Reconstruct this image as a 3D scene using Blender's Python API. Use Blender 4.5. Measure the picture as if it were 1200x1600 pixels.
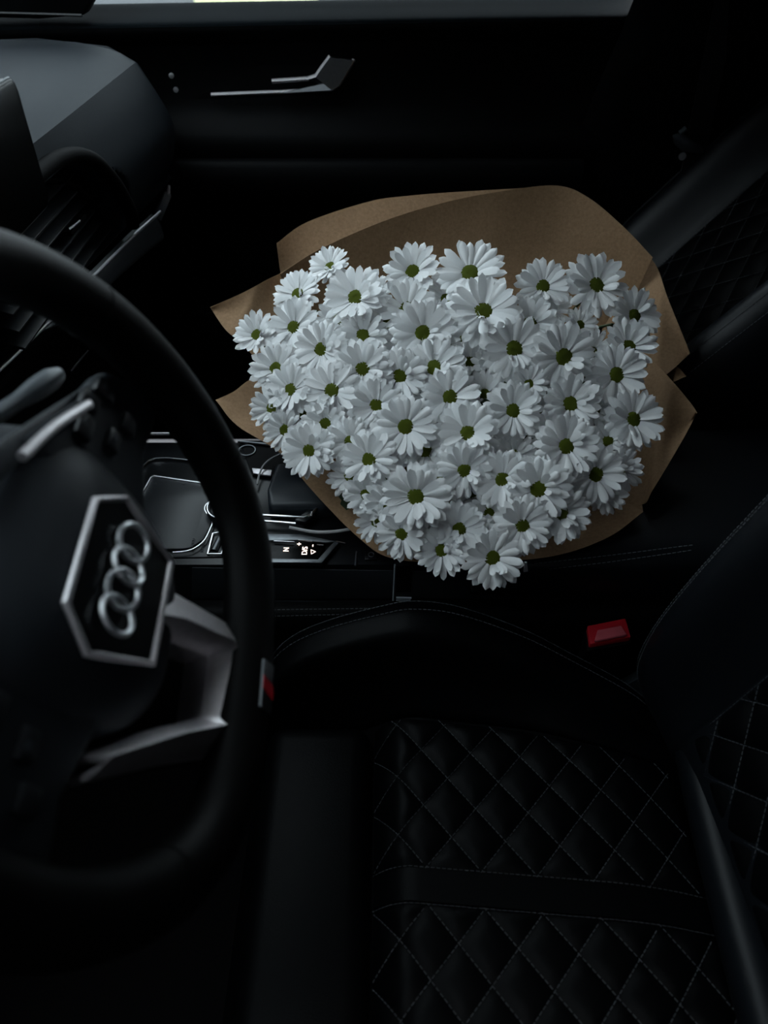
import bpy, bmesh, math, random
import numpy as np
from mathutils import Vector, Matrix, Euler

# ------------------------------------------------------------------ scene, camera, light
for o in list(bpy.data.objects):
    bpy.data.objects.remove(o, do_unlink=True)
SC = bpy.context.scene
COL = SC.collection
random.seed(7)
# world axes: X = rear of the car, Y = towards the passenger side, Z = up (car floor at 0)
CAM = Vector((0.0, -0.30, 1.06))
PITCH = 42.0
FPX = 1600 * 26.0 / 36.0
cd = bpy.data.cameras.new('camera')
cd.lens = 26.0
cd.sensor_width = 36.0
cd.clip_start = 0.01
cd.dof.use_dof = True
cd.dof.focus_distance = 0.87
cd.dof.aperture_fstop = 4.6
cam = bpy.data.objects.new('camera', cd)
COL.objects.link(cam)
cam.location = CAM
cam.rotation_euler = (math.radians(90 - PITCH), 0, 0)
SC.camera = cam

world = bpy.data.worlds.new('overcast_sky')
SC.world = world
world.use_nodes = True
bg = world.node_tree.nodes['Background']
bg.inputs[0].default_value = (0.94, 0.97, 1.0, 1)
bg.inputs[1].default_value = 1.0

vs = SC.view_settings
vs.view_transform = 'Standard'
vs.look = 'None'
vs.gamma = 1.0
vs.use_curve_mapping = False
vs.exposure = 2.3

# ------------------------------------------------------------------ helpers
_p = math.radians(PITCH)
FW = Vector((0, math.cos(_p), -math.sin(_p)))
RT = Vector((1, 0, 0))
UP = RT.cross(FW)


def ray(x, y):
    return FW + RT * ((x - 600) / FPX) - UP * ((y - 800) / FPX)


def at(x, y, axis, val):
    r = ray(x, y)
    i = 'XYZ'.index(axis)
    return CAM + r * ((val - CAM[i]) / r[i])


def on_plane(x, y, p0, n):
    r = ray(x, y)
    return CAM + r * ((p0 - CAM).dot(n) / r.dot(n))


def lerp(a, b, t):
    return a + (b - a) * t


def catmull(P, n, closed=False):
    """resample a list of points into n points on a Catmull-Rom curve"""
    P = np.array([tuple(p) for p in P], float)
    m = len(P)
    segs = m if closed else m - 1
    out = []
    for k in range(n):
        t = k / (n if closed else (n - 1)) * segs
        i = min(int(t), segs - 1)
        f = t - i
        if closed:
            p0, p1, p2, p3 = P[(i - 1) % m], P[i % m], P[(i + 1) % m], P[(i + 2) % m]
        else:
            p1, p2 = P[i], P[i + 1]
            p0 = P[i - 1] if i > 0 else 2 * p1 - p2
            p3 = P[i + 2] if i + 2 < m else 2 * p2 - p1
        out.append(0.5 * (2 * p1 + (p2 - p0) * f + (2 * p0 - 5 * p1 + 4 * p2 - p3) * f * f + (3 * p1 - p0 - 3 * p2 + p3) * f ** 3))
    return [Vector(q) for q in out]


def csurf(ctrl, nu, nv):
    """bicubic Catmull-Rom grid through a control grid (rows u, columns v)"""
    rows = [catmull(r, nv) for r in ctrl]
    cols = [catmull([rows[i][j] for i in range(len(rows))], nu) for j in range(nv)]
    return [[cols[j][i] for j in range(nv)] for i in range(nu)]


class MB:
    def __init__(self):
        self.v = []
        self.f = []

    def add(self, vs, fs):
        b = len(self.v)
        self.v += [tuple(p) for p in vs]
        self.f += [tuple(b + i for i in f) for f in fs]
        return self

    def grid(self, G, close_u=False, close_v=False):
        nu, nv = len(G), len(G[0])
        vs = [p for r in G for p in r]
        fs = []
        for i in range(nu if close_u else nu - 1):
            for j in range(nv if close_v else nv - 1):
                fs.append((i * nv + j, i * nv + (j + 1) % nv, ((i + 1) % nu) * nv + (j + 1) % nv, ((i + 1) % nu) * nv + j))
        return self.add(vs, fs)

    def slab(self, G, th):
        """closed sheet of thickness th from a grid of points"""
        nu, nv = len(G), len(G[0])
        N = [[None] * nv for _ in range(nu)]
        for i in range(nu):
            for j in range(nv):
                a = Vector(G[min(i + 1, nu - 1)][j]) - Vector(G[max(i - 1, 0)][j])
                b = Vector(G[i][min(j + 1, nv - 1)]) - Vector(G[i][max(j - 1, 0)])
                n = a.cross(b)
                N[i][j] = n.normalized() if n.length > 1e-12 else Vector((0, 0, 1))
        H = [[Vector(G[i][j]) - N[i][j] * th for j in range(nv)] for i in range(nu)]
        b0 = len(self.v)
        self.grid(G)
        b1 = len(self.v)
        self.v += [tuple(p) for r in H for p in r]
        for i in range(nu - 1):
            for j in range(nv - 1):
                self.f.append((b1 + i * nv + j, b1 + (i + 1) * nv + j, b1 + (i + 1) * nv + j + 1, b1 + i * nv + j + 1))
        loop = [(0, j) for j in range(nv)] + [(i, nv - 1) for i in range(1, nu)] + [(nu - 1, j) for j in range(nv - 2, -1, -1)] + [(i, 0) for i in range(nu - 2, 0, -1)]
        for k in range(len(loop)):
            (i, j), (p, q) = loop[k], loop[(k + 1) % len(loop)]
            self.f.append((b0 + i * nv + j, b1 + i * nv + j, b1 + p * nv + q, b0 + p * nv + q))
        return self

    def tube(self, P, r, seg=8, closed=False, flat=1.0, ref=None):
        P = [Vector(p) for p in P]
        n = len(P)
        R = r if isinstance(r, (list, tuple)) else [r] * n
        rings = []
        up = Vector(ref) if ref else None
        for i in range(n):
            a = P[(i - 1) % n] if (closed or i > 0) else P[i]
            b = P[(i + 1) % n] if (closed or i < n - 1) else P[i]
            t = (b - a).normalized()
            if up is None:
                up = Vector((0, 0, 1)) if abs(t.z) < 0.9 else Vector((1, 0, 0))
            base = Vector(ref) if ref else up
            s = t.cross(base)
            if s.length < 1e-6:
                s = t.orthogonal()
            s.normalize()
            w = s.cross(t).normalized()
            if not ref:
                up = w
            rings.append([P[i] + s * (R[i] * math.cos(2 * math.pi * k / seg)) + w * (R[i] * flat * math.sin(2 * math.pi * k / seg)) for k in range(seg)])
        b0 = len(self.v)
        self.grid(rings, close_u=closed, close_v=True)
        if not closed:
            self.f.append(tuple(b0 + k for k in range(seg))[::-1])
            self.f.append(tuple(b0 + (n - 1) * seg + k for k in range(seg)))
        return self

    def prism(self, poly, vec):
        vec = Vector(vec)
        n = len(poly)
        A = [Vector(p) for p in poly]
        B = [p + vec for p in A]
        fs = [tuple(range(n))[::-1], tuple(range(n, 2 * n))]
        for i in range(n):
            fs.append((i, (i + 1) % n, n + (i + 1) % n, n + i))
        return self.add(A + B, fs)

    def box(self, lo, hi):
        x0, y0, z0 = lo
        x1, y1, z1 = hi
        return self.prism([(x0, y0, z0), (x1, y0, z0), (x1, y1, z0), (x0, y1, z0)], (0, 0, z1 - z0))

    def lathe(self, prof, seg=24, M=None):
        M = M or Matrix.Identity(4)
        G = [[M @ Vector((r * math.cos(2 * math.pi * k / seg), r * math.sin(2 * math.pi * k / seg), z)) for k in range(seg)] for r, z in prof]
        return self.grid(G, close_v=True)

    def xform(self, M):
        self.v = [tuple(M @ Vector(p)) for p in self.v]
        return self

    def mesh(self, name, bevel=0.0, bseg=2, sharp=35, bang=30, weld=True):
        bm = bmesh.new()
        vs = [bm.verts.new(p) for p in self.v]
        for f in self.f:
            try:
                bm.faces.new([vs[i] for i in f])
            except ValueError:
                pass
        if weld:
            bmesh.ops.remove_doubles(bm, verts=bm.verts, dist=1e-6)
        bmesh.ops.recalc_face_normals(bm, faces=bm.faces)
        if bevel:
            es = [e for e in bm.edges if len(e.link_faces) == 2 and e.calc_face_angle(0) > math.radians(bang)]
            bmesh.ops.bevel(bm, geom=es, offset=bevel, segments=bseg, profile=0.5, affect='EDGES', clamp_overlap=True)
        me = bpy.data.meshes.new(name)
        bm.to_mesh(me)
        bm.free()
        me.polygons.foreach_set('use_smooth', [True] * len(me.polygons))
        me.set_sharp_from_angle(angle=math.radians(sharp))
        return me


def link(name, data, m=None, parent=None):
    o = bpy.data.objects.new(name, data)
    COL.objects.link(o)
    if m is not None and data is not None and not data.materials:
        data.materials.append(m)
    if parent is not None:
        o.parent = parent
        if parent.type == 'EMPTY' and not parent.get('local_frame'):
            o.location = -Vector(parent.location)
    return o


def build(name, mb, m, parent=None, label=None, **kw):
    o = link(name, mb.mesh(name, **kw), m, parent)
    if label:
        o['label'] = label
    return o


def tag(o, label, cat, group=None):
    o['label'] = label
    o['category'] = cat
    if group:
        o['group'] = group
    return o


def thing(name, label, cat, loc=(0, 0, 0), group=None):
    o = bpy.data.objects.new(name, None)
    COL.objects.link(o)
    o.location = loc
    o.empty_display_size = 0.02
    return tag(o, label, cat, group)


def struct(o):
    o['kind'] = 'structure'
    return o


def mat(name, color, rough=0.5, metal=0.0, spec=0.5, bump=0.0, bscale=400.0, vary=0.0, vscale=30.0, emit=None, estr=1.0, coat=0.0, sheen=0.0):
    m = bpy.data.materials.new(name)
    m.use_nodes = True
    nt = m.node_tree
    b = nt.nodes['Principled BSDF']
    b.inputs['Base Color'].default_value = (*color, 1)
    b.inputs['Roughness'].default_value = rough
    b.inputs['Metallic'].default_value = metal
    b.inputs['Specular IOR Level'].default_value = spec
    b.inputs['Coat Weight'].default_value = coat
    b.inputs['Sheen Weight'].default_value = sheen
    if emit:
        b.inputs['Emission Color'].default_value = (*emit, 1)
        b.inputs['Emission Strength'].default_value = estr
    tc = nt.nodes.new('ShaderNodeTexCoord')
    if vary:
        nz = nt.nodes.new('ShaderNodeTexNoise')
        nz.inputs['Scale'].default_value = vscale
        nz.inputs['Detail'].default_value = 5
        nt.links.new(tc.outputs['Object'], nz.inputs['Vector'])
        rp = nt.nodes.new('ShaderNodeValToRGB')
        rp.color_ramp.elements[0].position = 0.3
        rp.color_ramp.elements[1].position = 0.7
        rp.color_ramp.elements[0].color = (*[c * (1 - vary) for c in color], 1)
        rp.color_ramp.elements[1].color = (*[min(1, c * (1 + vary)) for c in color], 1)
        nt.links.new(nz.outputs['Fac'], rp.inputs['Fac'])
        nt.links.new(rp.outputs['Color'], b.inputs['Base Color'])
    if bump:
        n2 = nt.nodes.new('ShaderNodeTexNoise')
        n2.inputs['Scale'].default_value = bscale
        n2.inputs['Detail'].default_value = 3
        nt.links.new(tc.outputs['Object'], n2.inputs['Vector'])
        bp = nt.nodes.new('ShaderNodeBump')
        bp.inputs['Strength'].default_value = bump
        bp.inputs['Distance'].default_value = 0.001
        nt.links.new(n2.outputs['Fac'], bp.inputs['Height'])
        nt.links.new(bp.outputs['Normal'], b.inputs['Normal'])
    return m


def glass_mat(name, tint):
    m = bpy.data.materials.new(name)
    m.use_nodes = True
    nt = m.node_tree
    for n in list(nt.nodes):
        nt.nodes.remove(n)
    out = nt.nodes.new('ShaderNodeOutputMaterial')
    tr = nt.nodes.new('ShaderNodeBsdfTransparent')
    tr.inputs[0].default_value = (*tint, 1)
    gl = nt.nodes.new('ShaderNodeBsdfGlossy')
    gl.inputs['Roughness'].default_value = 0.02
    fr = nt.nodes.new('ShaderNodeFresnel')
    fr.inputs[0].default_value = 1.45
    mx = nt.nodes.new('ShaderNodeMixShader')
    nt.links.new(fr.outputs[0], mx.inputs[0])
    nt.links.new(tr.outputs[0], mx.inputs[1])
    nt.links.new(gl.outputs[0], mx.inputs[2])
    nt.links.new(mx.outputs[0], out.inputs[0])
    return m


def petal_mat(name, col, trans):
    m = bpy.data.materials.new(name)
    m.use_nodes = True
    nt = m.node_tree
    b = nt.nodes['Principled BSDF']
    b.inputs['Roughness'].default_value = 0.55
    b.inputs['Specular IOR Level'].default_value = 0.25
    tc = nt.nodes.new('ShaderNodeTexCoord')
    mp = nt.nodes.new('ShaderNodeMapping')
    mp.inputs['Scale'].default_value = (6, 60, 20)
    nt.links.new(tc.outputs['Object'], mp.inputs[0])
    nz = nt.nodes.new('ShaderNodeTexNoise')
    nz.inputs['Scale'].default_value = 1.0
    nt.links.new(mp.outputs[0], nz.inputs['Vector'])
    rp = nt.nodes.new('ShaderNodeValToRGB')
    rp.color_ramp.elements[0].color = (*[c * 0.93 for c in col], 1)
    rp.color_ramp.elements[1].color = (*col, 1)
    nt.links.new(nz.outputs['Fac'], rp.inputs[0])
    nt.links.new(rp.outputs[0], b.inputs['Base Color'])
    bp = nt.nodes.new('ShaderNodeBump')
    bp.inputs['Strength'].default_value = 0.12
    bp.inputs['Distance'].default_value = 0.002
    nt.links.new(nz.outputs['Fac'], bp.inputs['Height'])
    nt.links.new(bp.outputs[0], b.inputs['Normal'])
    tr = nt.nodes.new('ShaderNodeBsdfTranslucent')
    tr.inputs[0].default_value = (*col, 1)
    mx = nt.nodes.new('ShaderNodeMixShader')
    mx.inputs[0].default_value = trans
    nt.links.new(b.outputs[0], mx.inputs[1])
    nt.links.new(tr.outputs[0], mx.inputs[2])
    nt.links.new(mx.outputs[0], nt.nodes['Material Output'].inputs[0])
    return m


M = {}
M['leather'] = mat('black_leather', (0.0011, 0.0013, 0.0016), 0.45, spec=0.06, bump=0.25, bscale=900)
M['leather_smooth'] = mat('smooth_black_leather', (0.0028, 0.0038, 0.0054), 0.42, spec=0.2, bump=0.12, bscale=700)
M['wheel_leather'] = mat('wheel_leather', (0.0014, 0.0014, 0.0015), 0.5, spec=0.10, bump=0.2, bscale=900)
M['hub'] = mat('hub_plastic', (0.0190, 0.0230, 0.0280), 0.5, spec=0.2, bump=0.15, bscale=1200)
M['thread'] = mat('grey_thread', (0.055, 0.06, 0.065), 0.8)
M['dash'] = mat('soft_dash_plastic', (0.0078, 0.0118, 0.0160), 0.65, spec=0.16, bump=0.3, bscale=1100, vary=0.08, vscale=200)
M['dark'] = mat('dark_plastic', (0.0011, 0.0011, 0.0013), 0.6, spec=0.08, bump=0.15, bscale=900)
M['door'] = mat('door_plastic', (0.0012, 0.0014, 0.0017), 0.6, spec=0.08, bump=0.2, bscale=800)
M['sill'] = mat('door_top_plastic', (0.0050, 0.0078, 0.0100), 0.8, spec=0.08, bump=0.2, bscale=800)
M['gloss'] = mat('gloss_black', (0.0035, 0.004, 0.005), 0.30, spec=0.3, vary=0.1)
M['satin'] = mat('satin_black', (0.010, 0.0115, 0.014), 0.38, spec=0.4, vary=0.08)
M['chrome'] = mat('chrome', (0.72, 0.73, 0.75), 0.26, metal=1.0, vary=0.04)
M['alu'] = mat('brushed_aluminium', (0.74, 0.71, 0.73), 0.46, metal=1.0, vary=0.06, vscale=200)
M['alu_dark'] = mat('dark_aluminium', (0.16, 0.17, 0.18), 0.4, metal=1.0, vary=0.06, vscale=200)
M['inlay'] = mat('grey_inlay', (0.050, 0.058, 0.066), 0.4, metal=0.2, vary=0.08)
M['screen'] = mat('screen_glass', (0.001, 0.001, 0.001), 0.25, spec=0.12, vary=0.1)
M['red'] = mat('red_plastic', (0.40, 0.010, 0.020), 0.4, vary=0.08)
M['carpet'] = mat('carpet', (0.003, 0.003, 0.0035), 0.95, spec=0.1, bump=0.6, bscale=500)
M['headliner'] = mat('headliner', (0.05, 0.05, 0.052), 0.9, bump=0.3, bscale=600)
M['light_text'] = mat('lit_letters', (0.2, 0.2, 0.2), 0.5, emit=(0.95, 0.72, 0.62), estr=0.55)
M['grey_text'] = mat('printed_letters', (0.06, 0.06, 0.065), 0.6)
M['cable'] = mat('white_cable', (0.42, 0.42, 0.43), 0.5, vary=0.05)
M['white'] = mat('white_plastic', (0.75, 0.75, 0.77), 0.5, vary=0.04)
M['disc'] = mat('green_disc', (0.075, 0.098, 0.004), 0.7, spec=0.2, vary=0.35, vscale=700, bump=0.5, bscale=900)
M['stem'] = mat('green_stem', (0.03, 0.06, 0.012), 0.6, vary=0.2)
M['leaf'] = mat('green_leaf', (0.014, 0.032, 0.008), 0.6, vary=0.3, vscale=60)
M['asphalt'] = mat('asphalt', (0.035, 0.038, 0.042), 0.9, vary=0.2, vscale=8, bump=0.3, bscale=60)
M['kerb'] = mat('yellow_kerb', (0.75, 0.73, 0.42), 0.8, vary=0.15, vscale=6)
M['web'] = mat('belt_webbing', (0.005, 0.005, 0.006), 0.8, bump=0.4, bscale=700)
M['petal'] = [petal_mat('white_petal', (0.92, 0.92, 0.92), 0.10), petal_mat('white_petal_cool', (0.87, 0.88, 0.885), 0.10)]
M['glass'] = glass_mat('window_glass', (0.80, 0.86, 0.88))
M['privacy'] = glass_mat('privacy_glass', (0.08, 0.085, 0.09))


def kraft(name, base):
    m = mat(name, base, 0.8, spec=0.15)
    nt = m.node_tree
    b = nt.nodes['Principled BSDF']
    tc = nt.nodes['Texture Coordinate']
    n1 = nt.nodes.new('ShaderNodeTexNoise')
    n1.inputs['Scale'].default_value = 260
    n1.inputs['Detail'].default_value = 8
    n1.inputs['Roughness'].default_value = 0.7
    nt.links.new(tc.outputs['Object'], n1.inputs['Vector'])
    rp = nt.nodes.new('ShaderNodeValToRGB')
    rp.color_ramp.elements[0].position = 0.32
    rp.color_ramp.elements[1].position = 0.68
    rp.color_ramp.elements[0].color = (*[c * 0.78 for c in base], 1)
    rp.color_ramp.elements[1].color = (*[c * 1.16 for c in base], 1)
    nt.links.new(n1.outputs['Fac'], rp.inputs[0])
    nt.links.new(rp.outputs[0], b.inputs['Base Color'])
    n2 = nt.nodes.new('ShaderNodeTexNoise')
    n2.inputs['Scale'].default_value = 14
    n2.inputs['Detail'].default_value = 4
    nt.links.new(tc.outputs['Object'], n2.inputs['Vector'])
    bp = nt.nodes.new('ShaderNodeBump')
    bp.inputs['Strength'].default_value = 0.35
    bp.inputs['Distance'].default_value = 0.012
    nt.links.new(n2.outputs['Fac'], bp.inputs['Height'])
    nt.links.new(bp.outputs[0], b.inputs['Normal'])
    return m


M['kraft'] = kraft('kraft_paper', (0.300, 0.186, 0.106))
M['hinge'] = mat('grey_hinge_plastic', (0.022, 0.030, 0.034), 0.5, bump=.1)
M['strip'] = mat('satin_bright_strip', (0.85, 0.87, 0.9), 0.4, metal=1.0, vary=.03)
M['selector'] = mat('selector_leather', (0.016, 0.020, 0.025), 0.4, spec=.35, bump=.1)
M['cap'] = mat('silver_paint', (0.30, 0.33, 0.36), 0.45, vary=.05)
M['ridge'] = mat('pale_red_plastic', (0.42, 0.07, 0.09), 0.45, vary=.1)  # lighter, pinkish red for the press ridge
M['side'] = mat('satin_side_plastic', (0.012, 0.0145, 0.0175), 0.5, vary=.06)
M['hood'] = mat('vent_black', (0.0012, 0.0012, 0.0014), 0.7, spec=.06, bump=.2)


def stitch(mb, P, N, pitch=0.0052, ln=0.0036, r=0.00042, lift=0.0005):
    """dashed thread along polyline P with surface normals N"""
    P = [Vector(p) for p in P]
    d = 0.0
    nxt = 0.0
    for i in range(len(P) - 1):
        a, b = P[i], P[i + 1]
        L = (b - a).length
        if L < 1e-9:
            continue
        t = (b - a) / L
        n = Vector(N[i] if isinstance(N, list) else N).normalized()
        s = t.cross(n).normalized()
        while nxt < d + L:
            c = a + t * (nxt - d) + n * lift
            h = t * (ln / 2)
            q = [c - h - s * r, c - h + n * r * 1.6, c - h + s * r, c + h - s * r, c + h + n * r * 1.6, c + h + s * r]
            mb.add(q, [(0, 1, 4, 3), (1, 2, 5, 4), (0, 2, 1), (3, 4, 5), (0, 3, 5, 2)])
            nxt += pitch
        d += L


def text_mesh(name, s, size, m, origin, right, up, parent, depth=0.0003, label=None):
    cu = bpy.data.curves.new('text', 'FONT')
    cu.body = s
    cu.size = size
    cu.extrude = depth
    cu.align_x = 'CENTER'
    cu.align_y = 'CENTER'
    t = bpy.data.objects.new('text_source', cu)
    COL.objects.link(t)
    bpy.context.view_layer.update()
    me = bpy.data.meshes.new_from_object(t.evaluated_get(bpy.context.evaluated_depsgraph_get()))
    bpy.data.objects.remove(t, do_unlink=True)
    r = Vector(right).normalized()
    u = Vector(up).normalized()
    n = r.cross(u)
    Mx = Matrix(((r.x, u.x, n.x, origin[0]), (r.y, u.y, n.y, origin[1]), (r.z, u.z, n.z, origin[2]), (0, 0, 0, 1)))
    me.transform(Mx)
    me.materials.clear()
    o = link(name, me, m, parent)
    if label:
        o['label'] = label
    return o


# ------------------------------------------------------------------ structure: car shell
o = struct(build('floor', MB().box((-1.2, -0.45, -0.03), (1.9, 1.12, 0.0)), M['carpet']))
o['label'] = 'black carpeted car floor under the seats'
o = struct(build('ground', MB().box((-30, -30, -0.55), (30, 40, -0.50)), M['asphalt']))
o['label'] = 'grey asphalt ground outside the car'
# roof lining with header over the windscreen
G = csurf([[(-0.22, -0.42, 1.20), (-0.24, 0.34, 1.245), (-0.22, 1.02, 1.20)],
           [(0.1, -0.42, 1.24), (0.1, 0.34, 1.29), (0.1, 1.02, 1.24)],
           [(0.9, -0.42, 1.25), (0.9, 0.34, 1.30), (0.9, 1.02, 1.25)],
           [(1.9, -0.42, 1.18), (1.9, 0.34, 1.23), (1.9, 1.02, 1.18)]], 12, 10)
o = struct(build('ceiling', MB().slab(G, -0.03), M['headliner']))
o['label'] = 'grey cloth roof lining of the car'
# rear bulkhead (rear bench seen from nowhere in the picture, closes the cabin)
o = struct(build('wall_rear', MB().box((1.86, -0.45, 0.0), (1.92, 1.12, 0.95)), M['dark'], bevel=0.01))
o['label'] = 'dark rear end of the cabin'
o = struct(build('wall_front', MB().box((-1.2, -0.45, 0.0), (-1.14, 1.12, 0.80)), M['dark'], bevel=0.01))
o['label'] = 'dark front bulkhead behind the dashboard'
for nm, yy, sd in (('wall_right', 1.06, 'passenger'), ('wall_left', -.46, 'driver')):
    o = struct(build(nm, MB().box((.58, yy - .02, 0), (1.9, yy + .02, .93)), M['dark'], bevel=.008))
    o['label'] = 'dark rear door panel on the ' + sd + ' side'
for nm, a, b, lb in (('window_3', (.58, 1.055, .93), (1.9, 1.015, 1.24), 'dark privacy glass of the rear door on the passenger side'), ('window_4', (.58, -.455, .93), (1.9, -.415, 1.24), 'dark privacy glass of the rear door on the driver side')):
    o = struct(build(nm, MB().slab([[a, (b[0], a[1], a[2])], [(a[0], b[1], b[2]), b]], .004), M['privacy']))
    o['label'] = lb
o = struct(build('window_5', MB().slab([[(1.89, -.45, .93), (1.89, 1.07, .93)], [(1.88, -.42, 1.2), (1.88, 1.03, 1.2)]], .004), M['privacy']))
o['label'] = 'dark privacy glass at the rear of the cabin'
o = struct(build('added_sky_blocker', MB().box((-6, -1.75, -.5), (6, -1.45, 3.2)), M['asphalt'], bevel=.02))  # unseen slab added to keep sky light off the driver side
o['label'] = 'added dark wall out of view, blocking sky light on the driver side'
# windscreen glass
o = struct(build('window_1', MB().slab(csurf([[(-1.14, -0.44, 0.80), (-1.16, 0.34, 0.80), (-1.14, 1.06, 0.80)],
                                               [(-0.70, -0.43, 1.02), (-0.72, 0.34, 1.05), (-0.70, 1.04, 1.02)],
                                               [(-0.23, -0.42, 1.205), (-0.25, 0.34, 1.25), (-0.23, 1.02, 1.205)]], 8, 10), 0.004), M['glass']))
o['label'] = 'sloping windscreen glass above the dashboard'
for nm, y0, y1 in (('trim_1', 1.035, 1.02), ('trim_2', -0.425, -0.41)):
    o = struct(build(nm, MB().tube(catmull([(-1.12, y0, 0.80), (-0.68, (y0 + y1) / 2, 1.03), (-0.2, y1, 1.215)], 10), 0.028, 10), M['dark']))
    o['label'] = 'dark windscreen pillar trim on the ' + ('passenger' if y0 > 0 else 'driver') + ' side'
for nm, y0, s in (('trim_3', 1.02, 1), ('trim_4', -0.42, -1)):
    # B-pillar: widens downwards, front edge leans as the photograph shows
    z = [0.25, 0.60, 0.88, 1.05, 1.24]
    xf = [0.30, 0.31, 0.375, 0.41, 0.44]
    xr = [0.66, 0.66, 0.66, 0.66, 0.66]
    yy = [1.06, 1.055, 1.035, 1.025, 1.01] if s > 0 else [-0.46, -0.455, -0.44, -0.43, -0.41]
    G = [[(xf[i], yy[i], z[i]), (lerp(xf[i], xr[i], .2), yy[i] - s * 0.02, z[i]), (lerp(xf[i], xr[i], .8), yy[i] - s * 0.02, z[i]), (xr[i], yy[i], z[i])] for i in range(5)]
    o = struct(build(nm, MB().slab(csurf(G, 14, 10), 0.02 * s), M['door']))
    o['label'] = 'dark pillar trim behind the ' + ('passenger' if s > 0 else 'driver') + ' door'

# ------------------------------------------------------------------ passenger door
door = thing('door_1', 'black passenger door with silver pull handle and grey window sill', 'door', (-0.1, 1.08, 0.05))
struct(door)
del door['category']
XS = [-1.0, -0.7, -0.45, -0.2, 0.05, 0.25, 0.345]


def doorY(z):
    return np.interp(z, [0.05, 0.30, 0.42, 0.60, 0.66, 0.70, 0.74, 0.80, 0.86, 0.872], [1.07, 1.06, 1.05, 1.05, 1.02, 1.015, 1.045, 1.05, 1.035, 1.03])


zz = [0.05, 0.2, 0.35, 0.5, 0.60, 0.66, 0.70, 0.74, 0.79, 0.835]
G = [[(x + (z - .6) * .12 * (x > 0.2), float(doorY(z)), z) for x in XS] for z in zz]
build('door_panel', MB().slab(csurf(G, 40, 30), -0.03), M['door'], door)
# window sill: soft rounded ledge along the glass, faces up and catches the daylight
sec = [(1.027, 0.856), (1.031, 0.862), (1.060, 0.871), (1.090, 0.8785), (1.105, 0.872)]
sec2 = [(1.052, 0.822), (1.038, 0.834), (1.028, 0.848), (1.0275, 0.857)]
rise = lambda x: 0.010 * (x + 0.3) / 0.7
XW = np.linspace(-1.0, 0.36, 10)
G = [[(x + (0.03 if x > 0.3 else 0), y, z + rise(x)) for (y, z) in sec] for x in XW]
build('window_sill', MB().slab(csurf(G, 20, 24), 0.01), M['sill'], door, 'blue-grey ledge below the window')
G = [[(x + (0.03 if x > 0.3 else 0), y, z + rise(x)) for (y, z) in sec2] for x in XW]
build('sill_lip', MB().slab(csurf(G, 20, 12), 0.01), M['door'], door)  # lip coloured darker than the ledge to cut back the lit area
mc = [at(px, py, 'Y', 1.02) for px, py in ((-200, -80), (175, -80), (150, -10), (131, 24), (60, 30), (-200, 22))]
build('mirror_corner', MB().prism(mc, (0, .03, 0)), M['door'], door, bevel=.004)
build('corner_edge', MB().tube([at(-60, 19, 'Y', 1.018), at(60, 22, 'Y', 1.018), at(128, 24, 'Y', 1.018)], .0022, 6), M['satin'], door)
# armrest and storage pocket lip
G = [[(x, y, z) for (y, z) in [(1.05, 0.66), (1.0, 0.675), (0.985, 0.66), (0.985, 0.635), (1.0, 0.61), (1.05, 0.60)]] for x in np.linspace(-0.62, 0.33, 8)]
build('armrest', MB().grid(csurf(G, 16, 24)), M['door'], door)
G = [[(x, y, z) for (y, z) in [(1.05, 0.40), (0.99, 0.41), (0.975, 0.40), (0.975, 0.30), (1.0, 0.12), (1.05, 0.1)]] for x in np.linspace(-0.60, 0.33, 8)]
build('door_pocket', MB().grid(csurf(G, 16, 24)), M['door'], door)
# reflection off the door pocket, modelled as a thin raised blade
pa = [at(p[0], p[1], 'Y', 1.04) for p in ((368, 192), (395, 188), (412, 200), (440, 238), (505, 305), (498, 308), (425, 238), (402, 222), (376, 212))]
build('pocket_reflection', MB().prism(pa, (0, 0.01, 0)), M['door'], door, bevel=0.002)
# door pull: two bright edges that bend upward at the rear with a satin face between
hy = 1.035
lo = [at(330, 148, 'Y', hy), at(440, 143.5, 'Y', hy), at(518, 139, 'Y', hy), at(529, 133, 'Y', hy), at(553, 93, 'Y', hy)]
hi = [at(425, 127, 'Y', hy), at(480, 123, 'Y', hy), at(494, 119, 'Y', hy), at(502, 107, 'Y', hy), at(516, 88, 'Y', hy)]
pull = build('pull_handle', MB().slab([[lerp(hi[1], lo[1], .0), hi[2], hi[3], hi[4]], [lerp(hi[1], lo[2], .55), lerp(hi[2], lo[2], .5), lerp(hi[3], lo[3], .5), lerp(hi[4], lo[4], .5)], [lo[1], lo[2], lo[3], lo[4]]], -0.008), M['alu_dark'], door, 'satin silver pull handle bent upwards')
build('bright_edge', MB().tube(lo, 0.0032, 8), M['alu'], pull)
build('bright_edge', MB().tube(hi, 0.0036, 8), M['alu'], pull)
build('recess', MB().prism([at(300, 155, 'Y', 1.048), at(530, 146, 'Y', 1.048), at(565, 88, 'Y', 1.048), at(420, 92, 'Y', 1.048)], (0, 0.003, 0)), M['dark'], door)
for px, py in ((275, 140), (268, 118)):
    build('screw_cap', MB().lathe([(0, 0), (.004, 0), (.004, .002), (0, .003)], 12, Matrix.Translation(at(px, py, 'Y', 1.0)) @ Matrix.Rotation(math.pi / 2, 4, 'X')), M['alu'], door)
# seam of the rear door edge
build('seal', MB().tube(catmull([at(1022, -30, 'Y', 1.025), at(1005, 40, 'Y', 1.025), at(972, 120, 'Y', 1.03), at(925, 215, 'Y', 1.035), at(872, 300, 'Y', 1.04)], 14), 0.004, 8), M['hinge'], door)
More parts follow.
